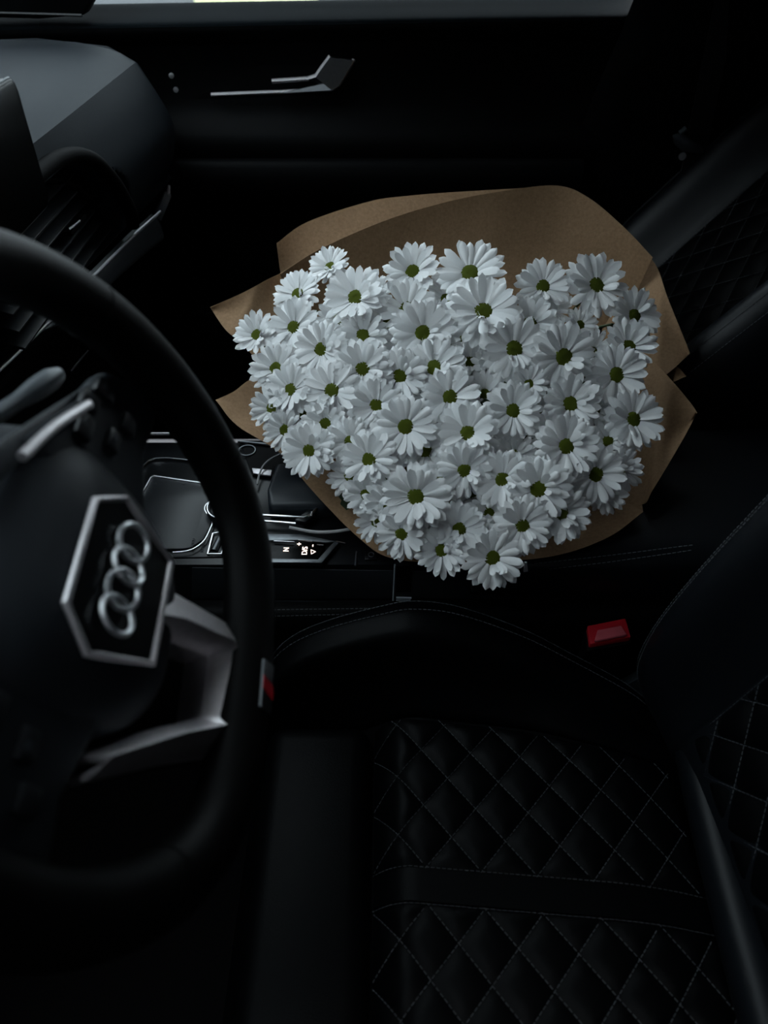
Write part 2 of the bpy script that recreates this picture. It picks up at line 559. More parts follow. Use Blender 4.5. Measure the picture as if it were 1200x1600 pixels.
# window pane
o = struct(build('window_2', MB().slab([[(-0.95, 1.10, 0.86), (0.38, 1.10, 0.88)], [(-0.25, 1.03, 1.21), (0.45, 1.03, 1.23)]], 0.004), M['glass']))
o['label'] = 'clear passenger side window pane above the sill'
# driver door shell beside the camera, window lowered
d2 = struct(build('door_2', MB().slab(csurf([[(x, y, z) for x in (-1.0, -.4, .1, .40)] for (y, z) in ((-.42, .05), (-.405, .3), (-.40, .6), (-.415, .84), (-.43, .87))], 16, 14), 0.04), M['door']))
d2['label'] = 'dark driver door panel beside the seat'

# yellow kerb seen through the window
kb = build('kerb', MB().prism([(-2.45, 11.2, -0.5), (-0.90, 11.2, -0.5), (-0.90, 13.2, -0.5), (-2.45, 13.2, -0.5)], (0, 0, 0.12)), M['kerb'], bevel=0.02)
tag(kb, 'pale yellow kerb outside the passenger window', 'kerb')

# ------------------------------------------------------------------ dashboard
dash = thing('dashboard', 'charcoal soft-touch dashboard with rounded passenger end', 'dashboard', (-0.6, 0.45, 0.1))


def d_off(Y):
    return float(np.interp(Y, [0.38, 0.52, 0.65, 0.95], [-0.068, -0.05, -0.032, 0.0]))


def dprof(Y):
    k = d_off(Y)
    e = max(0.0, (Y - 0.90) / 0.085)
    sh = 0.012 * e ** 3
    return [(-1.12, .80), (-.80, .838), (-.52 + k * .4, .846), (-.405 + k * .3 - sh, .842 - sh * .5), (-.362 + k * .2 - sh * 1.2, .826 - sh), (-.338 + k * .6 - sh * 1.5, .785 - sh),
            (-.322 + k * .9 - sh * 1.5, .740), (-.330 + k - sh * 1.5, .695), (-.346 + k - sh, .668), (-.353 + k, .651)]


def vent_in(Y, Z):
    # rounded opening for the centre vent: 1 inside
    if Y < 0.40 or Z > 0.788 or Z < 0.655:
        return 0.0
    lim = 0.737 if Z < 0.70 else 0.737 - 0.145 * ((Z - 0.70) / 0.09) ** 2
    return max(0.0, min(1.0, (lim - Y) / 0.008 + 0.5))


Ys = [-.40, -.2, 0, .2, .30] + list(np.linspace(.38, .80, 64)) + [.84, .88, .91, .935, .955, .97, .98, .985]
top, face = [], []
for Y in Ys:
    pr = dprof(Y)
    top.append(catmull([(x, Y, z) for x, z in pr[:5]], 14))
    fr = catmull([(x, Y, z) for x, z in pr[4:]], 40)
    face.append([Vector((p.x - 0.055 * vent_in(Y, p.z), p.y, p.z)) for p in fr])
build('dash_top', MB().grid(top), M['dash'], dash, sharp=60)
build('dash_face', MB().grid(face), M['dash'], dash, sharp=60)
# end face toward the door and lower body
pe = [Vector((x, .985, z)) for x, z in dprof(.985)]
build('end_cover', MB().prism(pe + [Vector((-.40, .985, .60)), Vector((-.5, .985, .25)), Vector((-1.12, .985, .25))], (0, .02, 0)), M['dash'], dash, bevel=0.006)
G = []
for Y in [-.40, 0, .3, .5, .7, .9, .985]:
    k = d_off(Y)
    G.append([(-.40 + k, Y, .605), (-.385 + k, Y, .58), (-.40 + k, Y, .48), (-.47 + k, Y, .36), (-.62, Y, .28), (-.95, Y, .25)])
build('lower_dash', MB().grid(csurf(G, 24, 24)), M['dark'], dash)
# trim strip: recessed grey inlay under a bright line, silver end cap
strip = [(241, 334, .90), (225, 348, .87), (200, 370, .81), (150, 420, .665), (75, 495, .52), (0, 568, .41), (-70, 630, .33)]
ch = [at(a, b, 'Z', .645) + Vector((.010, .0, .003)) for a, b, y in strip]
chp = catmull(ch, 40)
build('bright_strip', MB().tube(chp, 0.0024, 8), M['strip'], dash, 'thin bright trim line')
inl = []
for i, p in enumerate(chp):
    h = float(np.interp(p.y, [.33, .46, .56, .665, .95], [.002, .003, .03, .034, .052]))
    inl.append([p + Vector((-.014, 0, -.003)), p + Vector((-.008, 0, -min(.008, h * .4))), p + Vector((-.003, 0, -h * .6)), p + Vector((-.006, 0, -h)), p + Vector((-.04, 0, -h - .012))])
build('inlay_panel', MB().grid(csurf(inl, 60, 16)), M['inlay'], dash, 'grey decor panel under the bright line')
cap = [at(257, 303, 'Y', .925), at(268, 307, 'Y', .93), at(252, 346, 'Y', .925), at(241, 338, 'Y', .92)]
build('end_cap', MB().prism(cap, (-.004, .015, 0)), M['cap'], dash, 'silver end cap of the trim', bevel=0.0015)
build('cap_tip', MB().tube([at(263, 301, 'Y', .93), at(264, 290, 'Y', .93)], [.003, .002], 8), M['white'], dash)
build('control_line', MB().tube([at(110, 580, 'X', -.40), at(137, 548, 'X', -.40)], 0.0016, 6), M['chrome'], dash)
# centre vent: hood arch, inner lip, slats, thumb tab
vent = build('vent_hood', MB().tube(catmull([(-.372, .40, .800), (-.366, .50, .803), (-.362, .585, .800), (-.356, .655, .778), (-.352, .705, .735), (-.352, .742, .684), (-.356, .752, .660)], 36), [0.009] * 36, 12), M['hood'], dash)
build('vent_lip', MB().tube(catmull([(-.392, .40, .778), (-.390, .50, .780), (-.388, .575, .776), (-.384, .640, .752), (-.380, .688, .712), (-.380, .716, .672)], 30), 0.0045, 10), M['hood'], vent)
for i in range(6):
    z = 0.762 - i * 0.0195
    yend = 0.735 - 0.12 * max(0, (z - .69) / .09) ** 2
    build('slat', MB().prism([(-.407, .40, z + .004), (-.382, .40, z - .004), (-.382, yend, z - .004), (-.407, yend, z + .004)], (.001, 0, .0032)), M['satin'], vent, bevel=0.0008)
pt = at(115, 350, 'X', -.380)
build('thumb_tab', MB().box((pt.x - .004, pt.y - .03, pt.z - .004), (pt.x + .007, pt.y + .03, pt.z + .002)), M['dark'], vent, bevel=.0015)
build('tab_highlight', MB().tube([at(107, 359, 'X', -.372), at(124, 345, 'X', -.372)], .0018, 6), M['chrome'], vent)
build('vent_back', MB().box((-.440, .36, .645), (-.428, .75, .80)), M['dark'], vent)

# display screen standing on the dash
scr = thing('display_screen', 'black rounded tablet display standing on top of the dashboard', 'display', (-.345, .365, .78))
tr, br = at(22, 118, 'Y', .47), at(79, 318, 'Y', .47)
cs = []
for cy, cz, a0 in ((.47 - .012, tr.z - .012, 0), (.25 + .012, tr.z - .012, 90), (.25 + .012, br.z + .012, 180), (.47 - .012, br.z + .012, 270)):
    for k in range(6):
        a = math.radians(a0 + 18 * k)
        cs.append(Vector((lerp(br.x, tr.x, (cz - br.z) / (tr.z - br.z)), cy + .012 * math.cos(a), cz + .012 * math.sin(a))))
build('screen_body', MB().prism(cs, (-.011, 0, 0)), M['screen'], scr, bevel=.0015)
ctr = sum(cs, Vector()) / len(cs)
build('glass_panel', MB().prism([ctr + (p - ctr) * .965 + Vector((.0004, 0, 0)) for p in cs], (.0012, 0, 0)), M['screen'], scr, bevel=.0004)
build('rim', MB().tube([p + Vector((-.002, 0, 0)) for p in cs], .0014, 6, closed=True), M['alu_dark'], scr)
build('foot', MB().box((-.40, .33, .76), (-.35, .40, .80)), M['dark'], scr, bevel=.004)

# ------------------------------------------------------------------ steering wheel and column
WC = Vector((-.153, -.026, .777))
wa, wy, wr = .441, .032, math.radians(9)
wY = Vector((math.sin(wy), math.cos(wy), 0))
wU = Vector((-math.sin(wa) * math.cos(wy), math.sin(wa) * math.sin(wy), math.cos(wa)))
wN = wY.cross(wU)
lx = wY * math.cos(wr) + wU * math.sin(wr)
ly = -wY * math.sin(wr) + wU * math.cos(wr)
WM = Matrix(((lx.x, ly.x, wN.x, WC.x), (lx.y, ly.y, wN.y, WC.y), (lx.z, ly.z, wN.z, WC.z), (0, 0, 0, 1)))
wheel = thing('steering_wheel', 'black leather steering wheel with flat bottom and silver lower spoke', 'steering wheel')
wheel.matrix_world = WM
wheel['local_frame'] = 1
rim = []
for k in range(96):
    a = 2 * math.pi * k / 96
    x, y = .167 * math.sin(a), .167 * math.cos(a)
    if y < -.10:
        y = -.10 - .052 * math.tanh((-.10 - y) / .060)
    z = 0.0
    rim.append(Vector((x, y, z)))
rimo = build('rim', MB().tube(rim, [.0185 + .0012 * max(0, math.cos(4 * math.pi * k / 96 + math.pi)) for k in range(96)], 20, closed=True, flat=0.95, ref=(0, 0, 1)), M['wheel_leather'], wheel)
for a in (1.28, 2.15, -1.28, -2.15):
    i = int((a % (2 * math.pi)) / (2 * math.pi) * 96)
    c, t = rim[i], (rim[(i + 1) % 96] - rim[i - 1]).normalized()
    s = t.cross(Vector((0, 0, 1)))
    build('seam', MB().tube([c + s * (.0193 * math.cos(q)) + Vector((0, 0, .0186 * math.sin(q))) for q in np.linspace(0, 2 * math.pi, 24, endpoint=False)], .0006, 5, closed=True), M['dark'], rimo)
# airbag cover
out = catmull([(.0, .092, 0), (.050, .078, 0), (.076, .045, 0), (.078, -.010, 0), (.062, -.055, 0), (.030, -.080, 0), (-.004, -.084, 0), (-.038, -.080, 0), (-.070, -.055, 0), (-.086, -.010, 0), (-.084, .045, 0), (-.058, .078, 0)], 48, closed=True)
G = []
for s in (0.02, .2, .4, .6, .75, .87, .95, 1.0, 1.02):
    h = .004 - .020 * s ** 4 if s <= 1 else -.055
    G.append([Vector((-.004 + (p.x + .004) * s, -.012 + (p.y + .012) * s, h - .052 * max(0, (-.012 + (p.y + .012) * s - .018) / .074) ** 1.4)) for p in out])
hub = build('airbag_cover', MB().grid(G, close_v=True), M['hub'], wheel, sharp=50)
HX = [(-.036, .016), (.030, .016), (.046, -.004), (.043, -.012), (.030, -.049), (-.038, -.049), (-.051, -.012), (-.054, -.004)]
def hubz(x, y):
    s = max(abs((x + .004) / .08), abs((y + .012) / .074))
    return .004 - .020 * min(1, s) ** 4
build('badge_plate', MB().prism([(x, y, .0015) for x, y in HX], (0, 0, .0035)), M['gloss'], hub)
build('badge_frame', MB().tube([Vector((x, y, .0055)) for x, y in HX], .0021, 8, closed=True), M['alu'], hub, 'silver hexagonal badge frame')
for i in range(4):
    cx = -.0270 + i * .0156
    build('ring', MB().tube([Vector((cx + .0106 * math.cos(q), -.0145 + .0112 * math.sin(q), .0085 + .0012 * math.cos(q) * (1 if i % 2 else -1))) for q in np.linspace(0, 2 * math.pi, 40, endpoint=False)], .0017, 8, closed=True), M['strip'], hub, 'chrome ring of the four-ring emblem')
for s in (1, -1):
    pts = [(.05, .058), (.080, .046), (.110, .032), (.146, .022), (.158, .000), (.152, -.030), (.110, -.026), (.05, -.045)]
    sp = build('spoke', MB().prism([(s * x - .004, y, -.030) for x, y in pts], (0, 0, .020)), M['hub'], wheel, bevel=.006, bseg=3)
    bt = [(.088, .026, .009, .006), (.108, .028, .007, .007), (.126, .020, .006, .008), (.096, .004, .008, .005), (.118, -.004, .007, .006)]
    for bx, by, w, h in bt:
        build('button', MB().box((s * bx - w - .004, by - h, -.012), (s * bx + w - .004, by + h, -.006)), M['satin'], sp, bevel=.0018)
    for bx, by in ((.090, .027), (.110, .030), (.097, .005), (.127, .022)):
        build('symbol', MB().box((s * bx - .0062, by - .0016, -.0062), (s * bx - .0018, by + .0016, -.0056)), M['inlay'], sp)
    if s > 0:
        build('spoke_trim', MB().tube(catmull([(.030, .058, -.004), (.062, .047, -.004), (.096, .031, -.004)], 10), .0030, 8), M['alu'], sp, 'blurred silver edge of the spoke')
    else:
        q = [on_plane(px, py, WC - wN * .025, wN) for px, py in ((-60, 1335), (0, 1376), (64, 1418))]
        build('spoke_trim', MB().tube([WM.inverted() @ p for p in q], .0028, 8), M['alu'], sp, 'silver edge of the spoke')
sd = [WM.inverted() @ on_plane(px, py, WC - wN * .014, wN) for px, py in ((-40, 790), (-40, 712), (0, 690), (75, 640), (150, 593), (157, 606), (140, 630), (98, 664), (52, 702), (0, 756))]  # lighter band paints windscreen light along the spoke's upper edge
build('spoke_light_band', MB().prism([p - Vector((0, 0, .005)) for p in sd], (0, 0, .005)), M['inlay'], wheel, 'windscreen light on the far spoke, painted as a grey band', bevel=.002)
oU = [(.010, -.040), (.022, -.069), (.032, -.139), (.027, -.147), (-.038, -.149), (-.050, -.140), (-.072, -.090), (-.100, -.034)]
iU = [(-.014, -.046), (-.003, -.072), (.006, -.113), (.003, -.119), (-.037, -.120), (-.043, -.117), (-.060, -.086), (-.094, -.036)]
md = [(a[0] * .25 + b[0] * .75, a[1] * .25 + b[1] * .75) for a, b in zip(oU, iU)]
G = [[Vector((a[0], a[1], -.020)), Vector((a[0] * .96 + m_[0] * .04, a[1] * .96 + m_[1] * .04, -.010)), Vector((m_[0], m_[1], .001)), Vector((b[0], b[1], -.012)), Vector((b[0], b[1], -.030))] for a, b, m_ in zip(oU, iU, md)]
build('lower_spoke', MB().slab(G, .004), M['alu'], wheel, 'silver U-shaped lower spoke trim', sharp=25, bevel=.001)
build('spoke_back', MB().prism([(x, y, -.045) for x, y in [(.03, -.03), (.040, -.140), (-.050, -.150), (-.105, -.03)]], (0, 0, .010)), M['dark'], wheel, bevel=.003)
bd = build('rim_badge', MB().box((-.030, -.149, .0150), (.004, -.136, .0185)), M['alu_dark'], wheel, 'small grey and red badge on the wheel bottom', bevel=.001)
build('red_mark', MB().prism([(-.021, -.1485, .0183), (-.012, -.1485, .0183), (-.008, -.1365, .0183), (-.017, -.1365, .0183)], (0, 0, .0008)), M['red'], bd)

colm = thing('steering_column', 'dark steering column shroud with a grey control stalk behind the wheel', 'steering column', (-.30, -.026, .70))
mb = MB().tube([WC - wN * d for d in (.055, .09, .16, .26, .36)], [.045, .060, .066, .068, .07], 20)
build('shroud', mb, M['dark'], colm)
tip = on_plane(92, 584, WC - wN * .06, wN)
mid = on_plane(20, 632, WC - wN * .065, wN)
stalk = build('stalk', MB().tube(catmull([on_plane(-120, 725, WC - wN * .07, wN), on_plane(-50, 678, WC - wN * .068, wN), mid, tip], 18), [.006] * 6 + [.0055] * 7 + [.0065, .0075, .0078, .0076, .005], 12), M['inlay'], colm, 'grey wiper stalk')
tl = on_plane(-40, 1180, WC - wN * .06, wN)
build('stalk', MB().tube([WC - wN * .075 - lx * .03, tl], [.006, .0075], 12), M['inlay'], colm)

# ------------------------------------------------------------------ centre console
CZ = .462
con = thing('center_console', 'black centre console with gear selector, touchpad and armrest', 'console', (-.05, .39, .05))
T = lambda x, y, dz=0.0: at(x, y, 'Z', CZ + dz)
yn = .276
build('body', MB().box((-.46, yn, .05), (.115, .505, CZ)), M['gloss'], con, bevel=.0012, bseg=2)
build('rear_body', MB().box((.115, yn, .05), (.62, .505, .415)), M['dark'], con, bevel=.006)
# knee pad below with its two seams
G = [[(x, y, z) for (y, z) in [(.276, .402), (.262, .398), (.252, .385), (.250, .36), (.254, .25)]] for x in np.linspace(-.46, .42, 6)]
build('knee_pad', MB().grid(csurf(G, 12, 20)), M['leather'], con)
sm = MB()
for py0, py1 in ((952, 949), (962, 957)):
    stitch(sm, [at(430, py0, 'Y', .256) + Vector((0, -.004, .004)), at(640, py1, 'Y', .256) + Vector((0, -.004, .004))], Vector((0, -.7, .7)))
st = build('stitching', sm, M['thread'], con, weld=False)
st['kind'] = 'stuff'
build('side_line', MB().tube([at(430, 940, 'Y', .275), at(760, 943, 'Y', .275), at(1030, 941, 'Y', .275)], .002, 6), M['satin'], con)
build('side_panel', MB().prism([at(300, 887, 'Y', .2752), at(1045, 899, 'Y', .2752), at(1045, 936, 'Y', .2752), at(300, 936, 'Y', .2752)], (0, .002, 0)), M['side'], con, bevel=.0006)
# touchpad plate with bright outlines
pad = [T(200, 830), T(204, 803), T(217, 782), T(238, 746), T(285, 752), T(345, 762), T(352, 780), T(333, 783), T(323, 792), T(322, 801), T(333, 815), T(328, 829), T(318, 848), T(300, 860), T(283, 862), T(200, 862)]
tp = build('touchpad', MB().prism([p + Vector((0, 0, -.002)) for p in pad], (0, 0, .007)), M['satin'], con, bevel=.0008)
build('bright_outline', MB().tube([T(205, 803, .005), T(217, 781, .005), T(236, 747, .005), T(241, 744.5, .005), T(285, 751, .005), T(350, 760, .005)], .0016, 6), M['strip'], tp)
build('bright_outline', MB().tube(catmull([T(270, 863.5, .005), T(288, 862, .005), T(304, 857, .005), T(319, 845, .005), T(328, 828, .005), T(332, 815, .005), T(325, 805, .005), T(320, 797, .005), T(322, 789, .005), T(330, 784, .005), T(345, 781, .005)], 30), .0011, 6), M['chrome'], tp)
for px, py in ((242, 755), (254, 752), (235, 768), (287, 756), (229, 780), (320, 770)):
    build('touch_mark', MB().tube([T(px - 3, py, .0052), T(px, py + 1.5, .0052), T(px + 3, py, .0052)], .0004, 4), M['grey_text'], tp)
build('console_outline', MB().tube([T(190, 780, .002), T(201, 762, .002), T(222, 730, .002), T(232, 720, .002), T(243, 716.5, .002), T(262, 716, .002), T(300, 720, .002), T(345, 726, .002)], .0013, 6), M['chrome'], con)
build('far_line', MB().tube([at(234, 678, 'Z', .475), at(265, 678, 'Z', .475)], .0022, 6), M['alu'], con)
# rotary knob and thumb roller
kc = T(356, 803)
kn = build('rotary_knob', MB().lathe([(.024, -.002), (.024, .006), (.022, .012), (.0195, .013), (.0195, .009), (.0, .009)], 40, Matrix.Translation(kc)), M['satin'], con, sharp=30)
build('knob_ring', MB().tube([kc + Vector((.0225 * math.cos(q), .0225 * math.sin(q), .0125)) for q in np.linspace(0, 2 * math.pi, 40, endpoint=False)], .0011, 6, closed=True), M['chrome'], kn)
rf = [T(325, 868), T(333, 836), T(350, 833), T(356, 845), T(346, 868)]
ro = build('roller_frame', MB().tube([p + Vector((0, 0, .002)) for p in rf], .0014, 6, closed=True), M['chrome'], con)
rm = lerp(T(334, 858), T(343, 842), .5)
build('thumb_roller', MB().tube([T(334, 862, .001), T(344, 842, .001)], .0042, 14), M['alu_dark'], ro)
build('front_seam', MB().tube([T(200, 872), T(283, 872), T(345, 871), T(440, 870)], .0012, 6), M['dark'], con)
text_mesh('lettering', 'NAV/MAP', .0052, M['grey_text'], T(318, 852, .0004), (0, 1, 0), (-1, 0, 0), con)
text_mesh('lettering', 'MENU', .0052, M['grey_text'], T(302, 848, .0055), (0, 1, 0), (-1, 0, 0), con)
text_mesh('lettering', 'TEL', .0052, M['grey_text'], T(349, 856, .0004), (0, 1, 0), (-1, 0, 0), con)
# storage tray at the far side with cup ring, bright bar
build('tray_floor', MB().prism([T(375, 690, -.0), T(470, 690, 0), T(440, 745, 0), T(395, 745, 0)], (0, 0, .002)), M['dark'], con)
cpc = T(386, 704, .003)
build('cup_ring', MB().tube([cpc + Vector((.011 * math.cos(q), .011 * math.sin(q), 0)) for q in np.linspace(0, 2 * math.pi, 24, endpoint=False)], .0011, 6, closed=True), M['alu_dark'], con)
build('tray_edge', MB().tube([T(372, 690, .004), T(440, 697, .004)], .0019, 6), M['alu_dark'], con)
build('bright_bar', MB().prism([T(394, 733, .003), T(425, 736, .003), T(423, 745, .003), T(396, 741, .003)], (0, 0, .002)), M['alu'], con, bevel=.0005)
# gear selector: smooth lever head over a bright two-step base
lev = []
for (px, py, dz) in ((420, 800, .012), (418, 770, .02), (432, 728, .022), (470, 728, .024), (505, 752, .022), (528, 790, .014), (500, 800, .010)):
    lev.append(T(px, py, dz) - Vector((0, 0, 0)))
gl = build('gear_selector', MB().prism([p - Vector((0, 0, .02)) for p in lev], (0, 0, .028)), M['selector'], con, 'smooth dark gear selector head', bevel=.007, bseg=4)
build('bright_band', MB().tube([T(410, 805, .014), T(440, 806.5, .014), T(474, 808.5, .014), T(483, 806, .014), T(496, 794, .014)], .0018, 8), M['chrome'], gl)
build('bright_band', MB().tube([T(410, 814, .010), T(440, 816, .010), T(462, 818, .010)], .0016, 8), M['chrome'], gl)
build('lever_end', MB().prism([T(478, 806, .006), T(498, 790, .006), T(494, 812, .006), T(478, 823, .006), T(460, 820, .006)], (0, 0, .008)), M['gloss'], gl, bevel=.002)
build('tip_glint', MB().tube([T(487, 800, .0155), T(486.5, 807, .0155)], .0014, 6), M['chrome'], gl)
# gear display
gd = build('gear_display', MB().prism([T(405, 848, .002), T(470, 846, .002), T(508, 851, .002), T(497, 879, .002), T(405, 877, .002)], (0, 0, .003)), M['screen'], con, bevel=.0005)
build('display_frame', MB().prism([T(405, 876.5, .002), T(497, 878.5, .002), T(522, 851, .002), T(531, 852, .002), T(503, 884, .002), T(405, 883, .002)], (0, 0, .005)), M['alu_dark'], gd, bevel=.0008)
build('display_frame', MB().prism([T(405, 838, .002), T(470, 838, .002), T(528, 850, .002), T(508, 851, .002), T(470, 847, .002), T(405, 848, .002)], (0, 0, .004)), M['alu_dark'], gd, bevel=.0008)
for a, b in (((428, 845.5), (460, 847)), ((466, 844), (488, 846.5)), ((495, 851), (506, 852)), ((525, 846), (540, 849))):
    build('glint_bar', MB().tube([T(*a, .0075), T(*b, .0075)], .0009, 6), M['chrome'], gd)
R_, U_ = (0, 1, 0), (-1, 0, 0)
for s, px, py, sz in (('N', 447.5, 858.5, .0088), ('+', 468, 850, .0095), ('D/S', 476.5, 860.5, .0088), ('-', 487.5, 852.5, .012)):
    text_mesh('lettering', s, sz, M['light_text'], T(px, py, .0055), R_, U_, gd, label='lit gear letter')
tq = [T(486, 859, .0055), T(486.5, 865.5, .0055), T(493, 862, .0055)]
build('triangle_symbol', MB().tube(tq, .00055, 4, closed=True), M['light_text'], gd)
# lines, button, cup holder shutter, front of the armrest
build('panel_gap', MB().tube([T(557, 862, .001), T(555, 884, .001)], .0011, 6), M['alu_dark'], con)
bo = T(580, 869, .001)
build('brake_button', MB().box((bo.x - .007, bo.y - .007, bo.z - .001), (bo.x + .007, bo.y + .007, bo.z + .002)), M['gloss'], con, bevel=.0008)
build('brake_symbol', MB().tube([bo + Vector((.003 * math.cos(q), .0035 * math.sin(q), .0025)) for q in np.linspace(0, 2 * math.pi, 16, endpoint=False)], .0004, 4, closed=True), M['grey_text'], con)
sh0, sh1 = T(617, 880, .0), T(644, 880, .0)
shz = build('cup_shutter', MB().box((sh0.x, yn - .0015, CZ - .045), (sh1.x, .45, CZ + .003)), M['satin'], con, bevel=.001)
for i in range(13):
    z = CZ - .043 + i * .0034
    build('rib', MB().box((sh0.x + .002, yn - .0030, z), (sh1.x - .002, yn - .0012, z + .0018)), M['dark'], shz)
build('bright_edge', MB().tube([Vector((sh0.x, yn - .002, CZ + .002)), at(614.5, 938, 'Y', yn - .002)], .0012, 6), M['cap'], shz)
build('bright_foot', MB().prism([at(619, 934, 'Y', yn - .003), at(643, 935, 'Y', yn - .003), at(640, 940, 'Y', yn - .003), at(619, 939, 'Y', yn - .003)], (0, .002, 0)), M['cap'], shz)
# armrest box with double seam
ax = [.10, .14, .25, .40, .60]
G = []
for x in ax:
    zt = float(np.interp(x, [.10, .14, .30, .60], [.450, .474, .487, .49]))
    y0 = float(np.interp(x, [.10, .3, .6], [.268, .262, .258]))
    G.append([(x, y0 + .012, .405), (x, y0, .425), (x, y0 - .001, zt - .022), (x, y0 + .010, zt - .006), (x, y0 + .04, zt), (x, .39, zt + .002), (x, .48, zt), (x, .51, zt - .012), (x, .512, .42)])
AG = csurf(G, 30, 40)
build('armrest', MB().grid(AG), M['leather_smooth'], con)
build('armrest_front', MB().prism([AG[0][j] for j in range(0, 40, 2)] + [AG[0][39]], (.004, 0, 0)), M['leather_smooth'], con)
sm = MB()
for a, b, c_ in (((822, 882), (950, 868), (1085, 851)), ((860, 889), (960, 877), (1085, 859))):
    P = catmull([at(*q, 'Y', y) for q, y in zip((a, b, c_), (.2665, .2595, .2555))], 20)
    stitch(sm, P, Vector((0, -.8, .6)))
st = build('stitching', sm, M['thread'], con, weld=False)
st['kind'] = 'stuff'
build('side_button', MB().box(tuple(at(1012, 917, 'Y', .276) - Vector((.007, .004, .004))), tuple(at(1012, 917, 'Y', .276) + Vector((.007, 0, .004)))), M['satin'], con, bevel=.0015)
build('side_screw', MB().lathe([(0, .002), (.003, .0015), (.004, 0)], 12, Matrix.Translation(at(838, 902, 'Y', .275)) @ Matrix.Rotation(math.pi / 2, 4, 'X')), M['alu_dark'], con)
wt = build('ticket', MB().prism([at(818, 894, 'Y', .25), at(825, 893, 'Y', .25), at(823.5, 880, 'Y', .25), at(820, 879.5, 'Y', .25)], (0, .002, 0)), M['white'])
tag(wt, 'tiny white tag poking out under the lowest daisy by the armrest', 'tag')
# charging cable
cab = build('charging_cable', MB().tube(catmull([T(452, 824, .012), T(462, 826, .010), T(490, 831, .009), T(515, 831, .010), T(540, 828, .014), T(575, 820, .012)], 30), .0019, 8), M['cable'])
tag(cab, 'thin pale cable running from the gear selector under the paper wrap', 'cable')
cab2 = build('charging_cable', MB().tube(catmull([T(402, 757, .006), T(405, 742, .008), T(412, 727, .010), T(425, 716, .012), T(445, 706, .010), T(470, 690, .006)], 24), .0013, 8), M['cable'])
tag(cab2, 'thin grey cable arching over the bright bar beside the wheel rim', 'cable')

# ------------------------------------------------------------------ seats
def zp(x):
    z = .360
    if x < .028:
        z -= .030 * ((.028 - x) / .038) ** 2
    if x > .20:
        z -= .020 * ((x - .20) / .10) ** 2
    return z


def yp(x):
    return float(np.interp(x, [-.15, 0, .05, .15, .26, .34], [.158, .152, .148, .134, .108, .095]))


CREST = [(437, 1030, .200), (500, 996, .210), (600, 969, .215), (650, 962, .215), (720, 971, .212), (820, 1006, .200), (900, 1046, .186), (985, 1092, .166), (1040, 1130, .152)]


def cushion_grid(dy, dx=0.0):
    st = []
    for px, py, y in CREST:
        p = at(px, py, 'Y', y)
        st.append((p.x, p.y, p.z))
    st = [(st[0][0] - .035, st[0][1] - .012, st[0][2] - .055)] + st + [(.36, .15, .335), (.42, .15, .33)]
    G = []
    for i, (x, yc, zc) in enumerate(st):
        z = zp(max(x, -.012)) - .010
        if x < -.01:
            z -= .030
        if i == 0:
            z -= .04
        a = yp(x)
        far = [(yc + .046, .16), (yc + .048, zc - .085), (yc + .036, zc - .020), (yc + .016, zc - .002), (yc - .004, zc - .001), (yc - .022, zc - .012), (lerp(a, yc, .42), lerp(z, zc, .42)), (a + .004, z + .006), (a - .012, z - .002)]
        near = [(-y - .035, zq) for y, zq in far[::-1]]
        row = far + [(-.02, z)] + near
        G.append([(x + dx, y + dy, q) for y, q in row])
    return csurf(G, 44, 70)


def normals(Gr, i, j):
    nu, nv = len(Gr), len(Gr[0])
    a = Gr[min(i + 1, nu - 1)][j] - Gr[max(i - 1, 0)][j]
    b = Gr[i][min(j + 1, nv - 1)] - Gr[i][max(j - 1, 0)]
    n = a.cross(b)
    return n.normalized()


